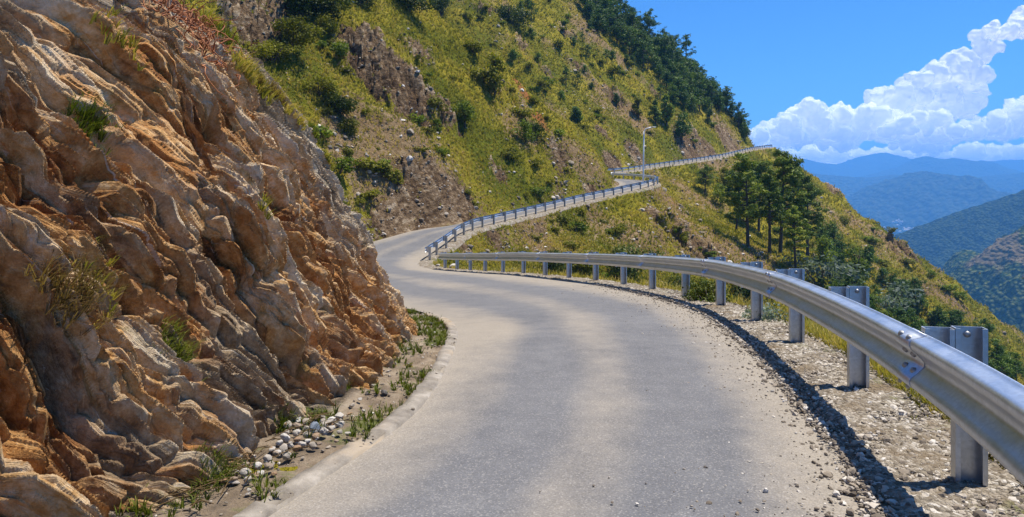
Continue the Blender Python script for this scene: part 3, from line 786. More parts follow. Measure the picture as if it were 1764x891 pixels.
# ================================================================== DISTANT MOUNTAINS
def pxy(px, py, d):
    return np.array([(px - 882) / F * d, d, EYE + (330 - py) / F * d])
def mountain(name, ridge, d, run_f, run_b, slope, mat, nx_, ny_, seed, bend=0.0, rough=0.05, rockf=None, zmin=-400):
    """ridge given by directions at distance d; falls off towards and away from the camera"""
    R = np.array([pxy(a, b, d) for a, b in ridge])
    x = np.linspace(R[0, 0], R[-1, 0], nx_)
    zr = np.interp(x, R[:, 0], R[:, 2])
    sm = np.hanning(9); sm /= sm.sum()
    zr = np.convolve(np.pad(zr, 4, mode='edge'), sm, 'valid')
    zr = zr + 0.007 * d * 0.35 * fbm(x / (d * 0.05), x * 0, 5, seed + 20, .5)
    yo = np.r_[-np.geomspace(1, run_f + 1, ny_)[::-1] + 1, np.geomspace(1, run_b + 1, ny_ // 4)[1:] - 1]
    X, O = np.meshgrid(x, yo)
    zz = np.broadcast_to(zr, X.shape)
    wl = run_f
    sp = fbm(X / (wl * 0.34), O / (wl * 0.9), 5, seed, 0.52, True)
    det = fbm(X / (wl * 0.09), O / (wl * 0.11), 5, seed + 3, 0.55, True)
    a = np.abs(O)
    Y = d + O + bend * (X - x.mean())
    Z = zz - slope * a * (1 - 0.20 * np.clip(a / run_f, 0, 1)) + (sp - 0.35) * rough * wl * 2.2 * sstep(a, 0, wl * 0.35) + (det - .3) * rough * wl * 0.5 * sstep(a, 0, wl * 0.06)
    Z = Z + 0.012 * wl * rough * 8 * fbm(X / (wl * 0.035), O / (wl * 0.05), 3, seed + 9)
    rk = 0.35 + 0.5 * fbm(X / (wl * 0.13), O / (wl * 0.2), 4, seed + 5) + (rockf(X, Y, Z) if rockf else 0)
    Z = np.maximum(Z, EYE + zmin - 20)
    me = mesh_np(name, np.stack([X, Y, Z], -1).reshape(-1, 3), grid_faces(len(yo), nx_), [MATS[mat]], True, {'rock': rk.ravel()})
    return tag(link(name, me), kind='structure'), (X, Y, Z)
mountain('mountain', [(1150, 320), (1300, 296), (1383, 273), (1426, 283), (1440, 284), (1473, 272), (1500, 267), (1526, 262), (1552, 273), (1640, 285), (1716, 277), (1764, 275), (1850, 281), (2050, 300)], 11000, 3700, 1400, 0.30, 'far_hill', 320, 120, 301, rough=0.035)
mountain('mountain', [(1150, 345), (1480, 305), (1555, 286), (1575, 272), (1597, 269), (1625, 275), (1644, 272), (1672, 279), (1695, 276), (1725, 287), (1750, 297), (1800, 300), (1900, 290), (2050, 310)], 8500, 2700, 1200, 0.30, 'far_hill', 320, 120, 311, rough=0.035)
mountain('mountain', [(1100, 320), (1300, 292), (1400, 299), (1450, 303), (1499, 307), (1541, 300), (1580, 309), (1667, 309), (1690, 304), (1730, 301), (1764, 298), (1850, 285), (2000, 300)], 6600, 2000, 900, 0.28, 'far_hill', 320, 140, 321, rough=0.04)
_, FRONT = mountain('mountain', [(1150, 420), (1350, 375), (1464, 343), (1499, 322), (1545, 305), (1575, 297), (1592, 295), (1620, 299), (1669, 316), (1725, 339), (1780, 360), (1900, 400), (2000, 420)], 5000, 1700, 900, 0.30, 'far_hill', 420, 200, 331, rough=0.05)
def rb(X, Y, Z):
    A_, B_ = pxy(1668, 520, 880), pxy(1780, 440, 960)
    d = B_ - A_; t = np.clip(((X - A_[0]) * d[0] + (Z - A_[2]) * d[2]) / (d[0] ** 2 + d[2] ** 2), 0, 1)
    return 0.34 * np.exp(-(np.hypot(X - A_[0] - t * d[0], Z - A_[2] - t * d[2]) / 24.0) ** 2)
_, S1 = mountain('forested_hill', [(1380, 560), (1440, 500), (1500, 455), (1545, 425), (1575, 407), (1600, 396), (1640, 378), (1680, 362), (1722, 346), (1764, 328), (1850, 296), (2000, 240), (2200, 190)], 2000, 1050, 650, 0.60, 'forest_hill', 700, 420, 341, bend=-0.25, rough=0.055)
_, S2 = mountain('open_hill', [(1500, 760), (1560, 690), (1600, 610), (1640, 545), (1672, 480), (1700, 452), (1735, 420), (1764, 398), (1850, 350), (2000, 300), (2200, 280)], 1000, 500, 330, 0.62, 'open_hill', 560, 380, 351, bend=-0.15, rough=0.075, rockf=rb)
th_ = np.linspace(0, 2 * np.pi, 97)[:-1]
rr_ = np.r_[1, np.geomspace(60, 13300, 24)]
vv = np.array([(r * math.cos(t), r * math.sin(t), EYE - 400) for r in rr_ for t in th_])
ii = np.arange(len(vv)).reshape(len(rr_), 96); jj = np.roll(ii, -1, 1)
me = mesh_np('valley_floor', vv, np.stack([ii[:-1], jj[:-1], jj[1:], ii[1:]], -1).reshape(-1, 4)[:, ::-1], [MATS['far_hill']], True, {'rock': np.full(len(vv), .4)})
tag(link('valley_floor', me), kind='structure')
# town far down in the valley
rng = np.random.default_rng(5)
fX, fY, fZ = FRONT
hw = MB(); hw.box((0, 0, 0.5), (0.5, 0.5, 0.5)); house_wall = hw.mesh('wall', MATS['house_wall'], False)
hr = MB(); hr.add([(-.55, -.55, 1), (.55, -.55, 1), (.55, .55, 1), (-.55, .55, 1), (-.55, 0, 1.45), (.55, 0, 1.45)], [(0, 1, 5, 4), (2, 3, 4, 5)])
hr.add([(-.55, -.55, 1), (-.55, .55, 1), (-.55, 0, 1.45), (.55, -.55, 1), (.55, .55, 1), (.55, 0, 1.45)], [(1, 0, 2), (3, 4, 5)])
house_roof = hr.mesh('roof', MATS['house_roof'], False)
fpx = 882 + F * fX / fY; fpy_ = 330 - F * (fZ - EYE) / fY
nh = 0
for cx_, cy_, sx_, sy_, n in [(1520, 399, 18, 5, 18), (1560, 396, 8, 5, 12), (1530, 407, 9, 3, 8), (1548, 386, 10, 5, 8), (1500, 392, 12, 4, 6)]:
    for k in range(n):
        a, b = rng.normal(cx_, sx_ * .6), rng.normal(cy_, sy_ * .6)
        d = (fpx - a) ** 2 + (fpy_ - b) ** 2
        r, c = np.unravel_index(d.argmin(), d.shape)
        h = empty('house', (fX[r, c] + rng.uniform(-4, 4), fY[r, c], fZ[r, c] - 1), rng.uniform(0, 3))
        tag(h, 'tiny pale house of the hazy town far down in the blue valley', 'house', 'houses of the far town in the valley')
        h.scale = (rng.uniform(13, 24), rng.uniform(10, 16), rng.uniform(7, 12))
        link('wall', house_wall, h); link('roof', house_roof, h)

# ================================================================== HAZE
hz = MB(); hz.box((0, 0, 126), (13500, 13500, 534))
hm = bpy.data.materials.new('haze_air'); hm.use_nodes = True
hm.node_tree.nodes.clear()
H = NT(hm.node_tree)
pv = H.n('ShaderNodeVolumePrincipled'); oo = H.n('ShaderNodeOutputMaterial')
pv.inputs['Color'].default_value = (0.15, 0.46, 1.0, 1)
pv.inputs['Density'].default_value = 1.7e-4
pv.inputs['Anisotropy'].default_value = 0.0
hm.node_tree.links.new(pv.outputs[0], oo.inputs['Volume'])
haze = hz.build('haze', hm, None, False)
tag(haze, kind='stuff')
hm.cycles.homogeneous_volume = True

# ================================================================== CLOUDS beyond the haze
for nm_, em_ in (('cloud_white_glow', 0.18), ('cloud_bank_glow', 0.38), ('cloud_low_glow', 0.70)):
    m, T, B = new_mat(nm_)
    B.inputs['Emission Color'].default_value = (1.0, 0.97, 0.92, 1); B.inputs['Emission Strength'].default_value = em_  # added glow, stronger on low layers, makes up for sunlight dimmed by haze
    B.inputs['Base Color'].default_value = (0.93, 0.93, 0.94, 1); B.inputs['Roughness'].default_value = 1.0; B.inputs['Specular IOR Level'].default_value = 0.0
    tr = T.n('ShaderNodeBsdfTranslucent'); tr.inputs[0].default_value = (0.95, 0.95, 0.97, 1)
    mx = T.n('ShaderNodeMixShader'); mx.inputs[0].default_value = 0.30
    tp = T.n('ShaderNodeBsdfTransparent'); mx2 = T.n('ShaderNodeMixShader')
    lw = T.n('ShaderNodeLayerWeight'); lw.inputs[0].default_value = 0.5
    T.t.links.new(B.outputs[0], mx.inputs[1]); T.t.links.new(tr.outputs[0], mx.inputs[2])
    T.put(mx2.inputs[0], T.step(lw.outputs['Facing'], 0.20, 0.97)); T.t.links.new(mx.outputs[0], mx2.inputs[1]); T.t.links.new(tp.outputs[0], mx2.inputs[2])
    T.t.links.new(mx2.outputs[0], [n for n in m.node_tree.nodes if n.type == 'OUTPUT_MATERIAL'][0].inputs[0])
ICO = {}
def ico_arrays(sub):
    if sub not in ICO:
        import bmesh
        bm = bmesh.new(); bmesh.ops.create_icosphere(bm, subdivisions=sub, radius=1.0)
        ICO[sub] = (np.array([v.co[:] for v in bm.verts]), np.array([[v.index for v in f.verts] for f in bm.faces])); bm.free()
    return ICO[sub]
def cloud(puffs, D, seed, label, mat='cloud_white_glow', vox=52.0):
    """puffs: direction x, y and radius in picture units at distance D; merged, then given billows of several sizes"""
    r = np.random.default_rng(seed); mb = MB(); k = D / F
    iv, if_ = ico_arrays(3)
    for (px, py, rad) in puffs:
        c = np.array([(px - 882) * k, D + r.uniform(-.7, .7) * rad * k, EYE + (330 - py) * k])
        mb.add(c + iv * rad * k * np.array([1.0, 0.9, 0.92]), if_)
    me = mb.mesh('cloud', MATS['cloud_white_glow'])
    o = link('cloud', me)
    md = o.modifiers.new('merge', 'REMESH'); md.mode = 'VOXEL'; md.voxel_size = vox; md.use_smooth_shade = True
    dg = bpy.context.evaluated_depsgraph_get()
    me2 = bpy.data.meshes.new_from_object(o.evaluated_get(dg))
    o.modifiers.clear(); o.data = me2; bpy.data.meshes.remove(me)
    n = len(me2.vertices); co = np.empty(n * 3, np.float32); me2.vertices.foreach_get('co', co); co = co.reshape(-1, 3).astype(float)
    nn = np.empty(n * 3, np.float32); me2.vertices.foreach_get('normal', nn); nn = nn.reshape(-1, 3).astype(float)
    for L, A_ in ((33, 15.0), (15, 7.5), (7.5, 4.0), (3.8, 1.8)):
        q = co / (L * k) + seed
        b_ = np.abs(vn3(q[:, 0], q[:, 1], q[:, 2], seed)) ** 0.8
        co = co + nn * ((b_ - 0.30) * A_ * k)[:, None]
    me2.vertices.foreach_set('co', co.astype(np.float32).ravel()); me2.update()
    for p_ in me2.polygons: pass
    me2.polygons.foreach_set('use_smooth', np.ones(len(me2.polygons), bool))
    me2.materials.clear(); me2.materials.append(MATS[mat])
    return tag(o, label, 'cloud')
def fill(poly_top, bottom, rlo, rhi, n, seed):
    """random puffs under a top line"""
    r = np.random.default_rng(seed); out_ = []
    tx_ = [p[0] for p in poly_top]; ty_ = [p[1] for p in poly_top]
    for k in range(n):
        x = r.uniform(tx_[0], tx_[-1]); t = np.interp(x, tx_, ty_); b_ = bottom(x) if callable(bottom) else bottom
        rad = min(r.uniform(rlo, rhi), max(4.0, (b_ - t) * .5))
        y = t + rad * 1.05 + (b_ - t - 2 * rad) * r.uniform(0, 1) ** 1.6 if b_ - t > 2 * rad else (t + b_) / 2
        out_.append((x, y, rad))
    return out_
tower_top = [(1512, 150), (1525, 137), (1545, 140), (1560, 128), (1590, 108), (1610, 100), (1640, 84), (1665, 86), (1682, 92)]
tower = fill(tower_top, lambda x: np.interp(x, [1512, 1560, 1640, 1690], [190, 205, 212, 150]), 9, 22, 90, 3)
tower += [(1655, 100, 18), (1690, 150, 12), (1700, 160, 10), (1672, 180, 22), (1640, 190, 24), (1690, 90, 12), (1694, 75, 13), (1692, 60, 12), (1703, 50, 14), (1720, 55, 13), (1735, 50, 14), (1750, 45, 16), (1765, 42, 18), (1780, 30, 20), (1800, 22, 24), (1830, 5, 30), (1700, 96, 10), (1712, 84, 11)]
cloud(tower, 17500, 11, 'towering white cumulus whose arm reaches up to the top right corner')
bank_top = [(1180, 250), (1290, 226), (1325, 206), (1345, 196), (1372, 172), (1390, 164), (1408, 176), (1430, 184), (1455, 174), (1475, 176), (1500, 172), (1515, 182), (1545, 195), (1580, 205), (1620, 212)]
cloud(fill(bank_top, 262, 10, 26, 150, 5), 17000, 23, 'broad white cloud bank at left of the sky, behind the pine stand', 'cloud_bank_glow')
mid_top = [(1535, 212), (1560, 200), (1585, 190), (1600, 186), (1622, 196), (1640, 208), (1660, 214)]
cloud(fill(mid_top, lambda x: 236, 8, 16, 46, 7), 16400, 31, 'small lit cloud in front of the tower foot, over a grey-blue gap', 'cloud_bank_glow')
right_top = [(1615, 226), (1650, 208), (1680, 202), (1705, 196), (1722, 192), (1740, 180), (1755, 168), (1775, 160), (1830, 150), (1900, 170), (1980, 200)]
cloud(fill(right_top, 246, 9, 24, 100, 9), 16800, 43, 'white cloud heap at the right edge under the blue gap', 'cloud_bank_glow')
low_top = [(1150, 262), (1300, 250), (1400, 246), (1480, 250), (1560, 248), (1640, 246), (1720, 248), (1800, 246), (1950, 250), (2100, 262)]
cloud(fill(low_top, 292, 9, 19, 200, 13), 18300, 53, 'long low cloud layer lying just over the distant blue ridges', 'cloud_low_glow')

# ================================================================== GUARDRAILS
STEEL = MATS['galvanised_steel']
RAILC = 0.642                                  # height of the beam's centre over the ground
WP = [(0.000, 0.155), (0.004, 0.149), (0.022, 0.141), (0.060, 0.130), (0.074, 0.122), (0.081, 0.110), (0.081, 0.090), (0.074, 0.076), (0.060, 0.064), (0.018, 0.022), (0.010, 0.010),
      (0.010, -0.010), (0.018, -0.022), (0.060, -0.064), (0.074, -0.076), (0.081, -0.090), (0.081, -0.110), (0.074, -0.122), (0.060, -0.130), (0.022, -0.141), (0.004, -0.149), (0.0, -0.155)]
def beam(line, back=0.225, lift=0.0):
    """closed W profile swept along a ground line; profile looks to the left (towards the road)"""
    n = nrm2(line)
    ring = [(d, z) for d, z in WP] + [(d - 0.005, z) for d, z in WP[::-1]]
    V = np.empty((len(line), len(ring), 3))
    for k, (d, z) in enumerate(ring):
        V[:, k] = line - n * (back + d + lift)
        V[:, k, 2] = line[:, 2] + RAILC + z
    mb = MB()
    i = np.arange(V.shape[0] * V.shape[1]).reshape(V.shape[:2]); j = np.roll(i, -1, 1)
    f = np.stack([i[:-1], i[1:], j[1:], j[:-1]], -1).reshape(-1, 4)
    mb.add(V.reshape(-1, 3), f)
    m = len(WP)
    caps = []
    for row in (0, -1):
        for k in range(m - 1):
            q = (i[row, k], i[row, k + 1], i[row, 2 * m - 2 - k], i[row, 2 * m - 1 - k])
            caps.append(q if row == 0 else q[::-1])
    mb.f4.append(np.array(caps))
    return mb
# post: channel with lips, web across the road direction; origin on the ground, +X = away from road, +Y = along road
def channel(w, dpt, t, z0, z1, cx=0.0):
    mb = MB(); zc = (z0 + z1) / 2; hz_ = (z1 - z0) / 2
    mb.box((cx, 0, zc), (w / 2, t / 2, hz_))
    for s in (-1, 1):
        mb.box((cx + s * (w / 2 - t / 2), -(dpt / 2 + t / 2 + 0.0005), zc), (t / 2, dpt / 2, hz_))
        mb.box((cx + s * (w / 2 - t - 0.009), -(dpt + t / 2 - t / 2), zc), (0.009, t / 2, hz_ - 0.001))
    return mb
pm = channel(0.150, 0.062, 0.006, -0.35, 0.835).mesh('post', MATS['post_steel'], False)
sb_ = channel(0.140, 0.062, 0.005, 0.475, 0.826, -0.1475)
spacer_me = sb_.mesh('spacer', MATS['post_steel'], False)
def bolt_mesh(r, h):
    mb = MB()
    a = np.linspace(0, 2 * np.pi, 9)[:-1]
    c0 = np.c_[np.cos(a) * r, 0 * a, np.sin(a) * r]; c1 = c0 * [.75, 0, .75] + [0, -h, 0]
    mb.add(np.r_[c0, c1, [[0, -h * 1.15, 0]]], [(k, (k + 1) % 8, 8 + (k + 1) % 8, 8 + k) for k in range(8)])
    mb.f3.append(np.array([(8 + k, 8 + (k + 1) % 8, 16) for k in range(8)]))
    return mb.mesh('bolt', MATS['bolt_steel'])
bolt_me = bolt_mesh(0.019, 0.014)
def guardrail(line, label, spacing, panel, bolts=False, first=0.0, terminals=(False, False)):
    s = arclen(line)
    root = empty('guardrail', tuple(line[0])); org = Vector(line[0])
    tag(root, label, 'guardrail', 'guardrails along the mountain road')
    at = lambda q: np.array([np.interp(q, s, line[:, k]) for k in range(3)])
    nn = nrm2(line)
    nat = lambda q: np.array([np.interp(q, s, nn[:, k]) for k in range(3)])
    k = 0
    q = first
    while q < s[-1] - 0.1:
        a = max(0, q - (0.12 if k else 0)); b = min(s[-1], q + panel + 0.12)
        pts = np.array([at(x) for x in np.linspace(a, b, max(6, int((b - a) / 0.25)))]) - np.array(line[0])
        # overlapping ends: every panel laps over the next one
        lap = np.linspace(0.0056, 0.0, len(pts))
        V = pts
        o = beam(V, lift=0.0).build('rail', STEEL, root)
        co = np.empty(len(o.data.vertices) * 3, np.float32); o.data.vertices.foreach_get('co', co)
        co = co.reshape(len(pts), -1, 3) - (nrm2(pts) * lap[:, None])[:, None, :]
        o.data.vertices.foreach_set('co', co.astype(np.float32).ravel()); o.data.update()
        if bolts and np.hypot(*at(q)[:2]) < 15:
            for dq in (-0.07, 0.07):
                for zz in (0.128, 0.045, -0.045, -0.128):
                    P0 = at(q + dq) - np.array(line[0]) - nat(q + dq) * (0.225 + (0.062 if abs(zz) > .1 else 0.041) + 0.006)
                    bo = link('bolt', bolt_me, o, (P0[0], P0[1], P0[2] + RAILC + zz))
                    d_ = nat(q + dq)
                    bo.rotation_euler = (0.9 if abs(zz) < .1 and zz > 0 else -0.5, 0, math.atan2(d_[1], d_[0]) + math.radians(-90) )
        q += panel; k += 1
    q = first + 0.0
    while q < s[-1] - 0.05:
        P0 = at(q); d_ = nat(q)
        p_ = link('post', pm, root, tuple(P0 - np.array(line[0])))
        p_.rotation_euler = (0, 0, math.atan2(d_[1], d_[0]))
        sp_ = link('spacer', spacer_me, p_)
        if bolts:
            bo = link('bolt', bolt_me, p_, (0.0, -0.004, 0.795))
            if np.hypot(*P0[:2]) < 18:
                P1 = P0 - np.array(line[0]) - d_ * (0.225 + 0.017) + np.array([0, 0, RAILC])
                b2_ = link('bolt', bolt_me, root.children[0], tuple(P1))
                b2_.rotation_euler = (0, 0, math.atan2(d_[1], d_[0]) - math.radians(90))
        q += spacing
    return root, at, nat
DENSE = catmull(ST, 0.1)[:, :3]
def seg(y0, y1, i0=0, arr=DENSE):
    a = i0 + np.argmax(arr[i0:, 1] >= y0); b = a + np.argmax(arr[a:, 1] >= y1)
    return arr[a:b].copy()
L1 = seg(-2.0, 34.6)
sL1 = arclen(L1)
# put a post exactly where the nearest one stands
s_post = sL1[np.abs(L1[:, 1] - 3.56).argmin()]
first = s_post % 2.0
cut = np.searchsorted(sL1, first - 0.0)
guardrail(L1[cut:], 'near guardrail curving along the right road edge from the foreground to the bend', 2.0, 4.0, True, 0.0)
k41 = np.argmax(DENSE[:, 1] >= 41.2)
cor = np.argmax((DENSE[:, 1] > 88) & (DENSE[:, 0] > 15)); 
b2i = cor + np.argmax(DENSE[cor:, 1] > 98.0)
guardrail(DENSE[k41:b2i].copy(), 'middle guardrail climbing from the gully bend up to the rocky corner', 1.95, 7.8)
b3i = b2i + np.argmax(DENSE[b2i:, 1] > 109.5)
b4i = b3i + np.argmax(DENSE[b3i:, 1] > 199)
guardrail(DENSE[b3i:b4i].copy(), 'farthest guardrail running beyond the corner to the spur under the forest', 2.3, 9.2)
# flared end pieces at the gully bend
def flare(P0, dirv, name, label):
    pass

# ------------------------------------------------------------------ lamp post at the rocky corner
def tree_place(px, py, rmin=14): 
    h = pick(px, py, rmin)
    return None if h is None else h[0]
lp = np.array([17.9, 92.5, 0]); 
lp = pxy(1108, 318, 90.0)
lamp = empty('street_lamp', tuple(lp))
tag(lamp, 'tall thin grey lamp post with a bent arm at the rocky road corner', 'lamp post')
mb = MB(); mb.tube([(0, 0, -1.2), (0.02, 0, 3.4), (0.10, 0, 7.0)], [0.13, 0.11, 0.08], 8); mb.build('pole', MATS['lamp_grey'], lamp)
mb = MB(); mb.tube([(0.10, 0, 6.95), (0.35, 0, 7.35), (1.1, 0, 7.55)], [0.07, 0.065, 0.06], 8); mb.build('arm', MATS['lamp_grey'], lamp)
mb = MB(); mb.box((1.35, 0, 7.56), (0.30, 0.10, 0.05)); mb.build('lamp_head', MATS['lamp_grey'], lamp)

# ================================================================== VEGETATION BUILDERS
def cards(cent, nrm, size, rng, aspect=1.0, jitter=0.9):
    """one quad per centre, roughly facing nrm"""
    n = len(cent)
    d = nrm + rng.normal(0, jitter, (n, 3)); d /= np.linalg.norm(d, axis=1)[:, None] + 1e-9
    r = rng.normal(0, 1, (n, 3)); a = np.cross(d, r); a /= np.linalg.norm(a, axis=1)[:, None] + 1e-9
    b = np.cross(d, a)
    s = size * rng.uniform(0.6, 1.3, n)
    a = a * (s * aspect)[:, None]; b = b * s[:, None]
    v = np.stack([cent - a * .5 - b, cent + a * .7 - b * .3, cent + a * .2 + b, cent - a * .8 + b * .4], 1)
    return v.reshape(-1, 3), np.arange(n * 4).reshape(-1, 4)
def crown_mesh(name, clumps, per, leaf, mat, rng, flat=0.8, aspect=0.7, base_tone=0.35, spread=0.3):
    """clumps: (x,y,z,r); leaves fill each clump, denser to its skin"""
    Vs = []; Ts = []
    cz = np.array([c[2] for c in clumps])
    for (x, y, z, r) in clumps:
        n = max(8, int(per * (r ** 2)))
        d = rng.normal(0, 1, (n, 3)); d /= np.linalg.norm(d, axis=1)[:, None]
        rad = r * rng.uniform(0.25, 1.0, n) ** 0.45 * (1 + 0.18 * rng.normal(0, 1, n))
        q = d * rad[:, None] * [1, 1, flat] + [x, y, z]
        v, f = cards(q, d + [0, 0, 0.5], leaf, rng, aspect)
        Vs.append(v)
        Ts.append(np.repeat(np.clip(base_tone + rng.normal(0, 0.10) + spread * rng.uniform(-.5, .5, n), 0, 1), 4))
    V = np.concatenate(Vs)
    return mesh_np(name, V, np.arange(len(V)).reshape(-1, 4), [MATS[mat]], False, {'tone': np.concatenate(Ts)})
def shrub_mesh(seed, mat, leaf=0.09, n=9, per=520, h=1.0):
    rng = np.random.default_rng(seed)
    cl = []
    for k in range(n):
        a = rng.uniform(0, 6.28); r = rng.uniform(0, 0.5) ** 0.8
        cl.append((r * math.cos(a), r * math.sin(a), rng.uniform(0.1, 0.75) * h * (1 - 0.45 * r), rng.uniform(0.20, 0.40)))
    return crown_mesh('foliage', cl, per, leaf, mat, rng)
def stem_mesh(seed, h=0.5, n=5):
    rng = np.random.default_rng(seed); mb = MB()
    for k in range(n):
        a = rng.uniform(0, 6.28); r = rng.uniform(0.1, 0.4)
        mb.tube([(0, 0, -0.15), (r * .4 * math.cos(a), r * .4 * math.sin(a), h * .4), (r * math.cos(a), r * math.sin(a), h)], [0.03, 0.022, 0.01], 5)
    return mb.mesh('stem', MATS['bark'])
SH_STEM = [stem_mesh(k) for k in range(3)]
SHRUB = {'near': [shrub_mesh(80 + k, 'near_leaves', 0.036, 13, 2300) for k in range(3)], 'near_olive': [shrub_mesh(90 + k, 'olive_leaves', 0.040, 13, 2300) for k in range(2)], 'dark': [shrub_mesh(20 + k, 'shrub_leaves') for k in range(5)], 'olive': [shrub_mesh(40 + k, 'olive_leaves') for k in range(4)],
         'silver': [shrub_mesh(60 + k, 'silver_leaves', 0.05, 10, 900) for k in range(2)]}
rs = np.random.default_rng(99)
def shrub(kind, P0, size, label, group, hs=None):
    o = empty('shrub', tuple(P0), rs.uniform(0, 6.28))
    s = size * rs.uniform(0.85, 1.15)
    o.scale = (s * rs.uniform(.7, 1.45), s * rs.uniform(.7, 1.25), s * (hs or rs.uniform(0.5, 1.0)))
    tag(o, label, 'shrub', group)
    L = SHRUB[kind]
    link('foliage', L[rs.integers(len(L))], o); link('stem', SH_STEM[rs.integers(3)], o)
    return o
# pines: trunk with whorled limbs, clumpy needle pads
def pine_mesh(seed, H, W, lo=0.35, per=150, leaf=0.30, mat='pine_needles', nl=15, lean=0.03):
    rng = np.random.default_rng(seed)
    tr = MB(); ln = rng.normal(0, lean, 2)
    zs = np.linspace(-0.6, H * 0.97, 9)
    wob = rng.normal(0, 0.010 * H, (9, 2)).cumsum(0) * 0.3
    ax = np.c_[ln[0] * zs + wob[:, 0], ln[1] * zs + wob[:, 1], zs]
    tr.tube(ax, np.interp(zs, [0, H], [0.017 * H + .05, 0.02]), 8)
    cl = []
    for k in range(nl):
        t = lo + (1 - lo) * (k + rng.uniform(-.4, .4)) / nl
        t = min(max(t, lo * .8), 0.97)
        z = t * H
        c = np.array([np.interp(z, zs, ax[:, 0]), np.interp(z, zs, ax[:, 1]), z])
        tt = (t - lo) / (1 - lo)
        prof_ = (0.45 + 0.75 * math.sin(min(1, 0.18 + tt * 1.0) * math.pi * 0.93)) * (1 - 0.35 * tt)
        for b in range(2 if tt < .85 else 1):
            a = rng.uniform(0, 6.28); L = W * prof_ * rng.uniform(0.45, 1.1)
            e = c + np.array([math.cos(a) * L, math.sin(a) * L, L * rng.uniform(0.05, 0.45)])
            tr.tube([c - [0, 0, 0.1], (c + e) / 2 + [0, 0, -0.05 * L], e], [0.012 * H * (1 - .7 * t) + .02, 0.03, 0.012], 5)
            for f in (1.0, 0.62):
                q = c + (e - c) * f + rng.normal(0, 0.10 * W, 3)
                cl.append((*q, W * rng.uniform(0.19, 0.34) * (1.0 if f == 1 else .8)))
    top = ax[-1]
    cl += [(top[0], top[1], H * 0.97, W * .22), (top[0], top[1], H * .90, W * .3)]
    cr = crown_mesh('crown', cl, per, leaf, mat, rng, 0.58, 0.32, 0.36, 0.7)
    return tr.mesh('trunk', MATS['bark']), cr
def tree(name, meshes, P0, label, cat='tree', group=None, rz=0, sc=1.0):
    o = empty(name, tuple(P0), rz, sc)
    tag(o, label, cat, group)
    link('trunk', meshes[0], o); link('crown', meshes[1], o)
    return o

# ------------------------------------------------------------------ the pine stand on the slope below the far road
PINES = [  # px base, py base, px top, py top, W factor, lo, seed, label
 (1289, 425, 1290, 262, .205, .32, 1, 'broad leftmost tall pine of the stand below the far road'),
 (1325, 440, 1318, 290, .16, .45, 2, 'slim long-trunked pine in the middle of the stand, with a sparse yellowish crown'),
 (1345, 440, 1365, 258, .20, .40, 3, 'tallest pine of the stand, with a ragged top rising above the horizon ridges'),
 (1390, 448, 1392, 300, .18, .35, 4, 'rightmost pine of the stand, leaning crown over the valley'),
 (1268, 400, 1272, 300, .20, .30, 5, 'shorter dark pine at the left edge of the stand'),
 (1365, 425, 1345, 300, .22, .42, 6, 'dark pine behind the tallest one in the stand'),
 (1372, 470, 1375, 355, .20, .45, 7, 'low thin pine in front of the right side of the stand'),
 (1306, 400, 1304, 278, .26, .36, 10, 'dense pine between the broad left pine and the slim one'),
 (1214, 336, 1215, 287, .34, .40, 8, 'small lone round-headed pine on the slope left of the stand'),
]
for bx, by, tx_, ty_, wf, lo, sd, lab in PINES:
    h = pick(bx, by)
    if h is None: continue
    P0 = h[0]; d = P0[1]
    H_ = (by - ty_) / F * d
    tree('pine_tree', pine_mesh(500 + sd, H_, H_ * wf * 0.96, lo * .85, 230 if H_ > 8 else 500, 0.018 * H_ + .03, nl=19), P0 - [0, 0, .2], lab, 'pine tree')
# rounder trees and saplings around the stand and down the spur
ROUND = [(1480, 492, 74, 'big dark round tree standing alone on the slope right of the pine stand', 'shrub_leaves', .46),
         (1428, 425, 45, 'green bushy tree just right of the pine stand', 'pine_needles', .5),
         (1418, 460, 50, 'dark leafy tree behind the silvery shrubs', 'shrub_leaves', .5), (1345, 500, 26, 'low bushy tree under the pine stand', 'olive_leaves', .6),
         (1240, 352, 34, 'round dark bush-like tree left of the pine stand', 'shrub_leaves', .55), (1262, 335, 44, 'dark tree at the left foot of the stand', 'pine_needles', .4),
         (1247, 322, 34, 'yellow-green bushy tree beside the far road', 'olive_leaves', .4), (1175, 248, 52, 'dark conical tree above the far road', 'forest_leaves', .38),
         (852, 165, 74, 'big olive bush-tree on the grassy slope above the middle guardrail', 'olive_leaves', .34), (800, 220, 46, 'dark dead-looking bush beside the rock outcrop', 'shrub_leaves', .5),
         (905, 250, 40, 'bright green bush under the orange soil scar', 'shrub_leaves', .55), (1130, 215, 46, 'thin tree with small crown below the forest', 'pine_needles', .25),
         (1148, 218, 56, 'slim tall tree with bare trunk below the forest', 'pine_needles', .22), (1100, 205, 40, 'sparse young tree on the open slope below the forest', 'olive_leaves', .3)]
def round_tree(seed, H, W, mat, lo=0.18):
    rng = np.random.default_rng(seed); tr = MB(); cl = []
    tr.tube([(0, 0, -.4), (0.02 * H, 0, H * .4), (0, 0.02 * H, H * .8)], [0.03 * H, .022 * H, .008 * H], 7)
    for k in range(22):
        a = rng.uniform(0, 6.28); t = lo + (1 - lo) * rng.uniform(0, 1) ** 0.85
        r = W * rng.uniform(.1, .85) * math.sin(math.pi * min(.95, max(.2, t))) ** .6
        q = (r * math.cos(a), r * math.sin(a), t * H * .9)
        tr.tube([(0, 0, t * H * .5), q], [0.012 * H, 0.004 * H], 5)
        cl.append((*q, W * rng.uniform(.28, .46)))
    return tr.mesh('trunk', MATS['bark']), crown_mesh('crown', cl, 900 / max(W, .6) ** 2 * .45, 0.034 * H + .02, mat, rng, .85, .7, .4, .5)
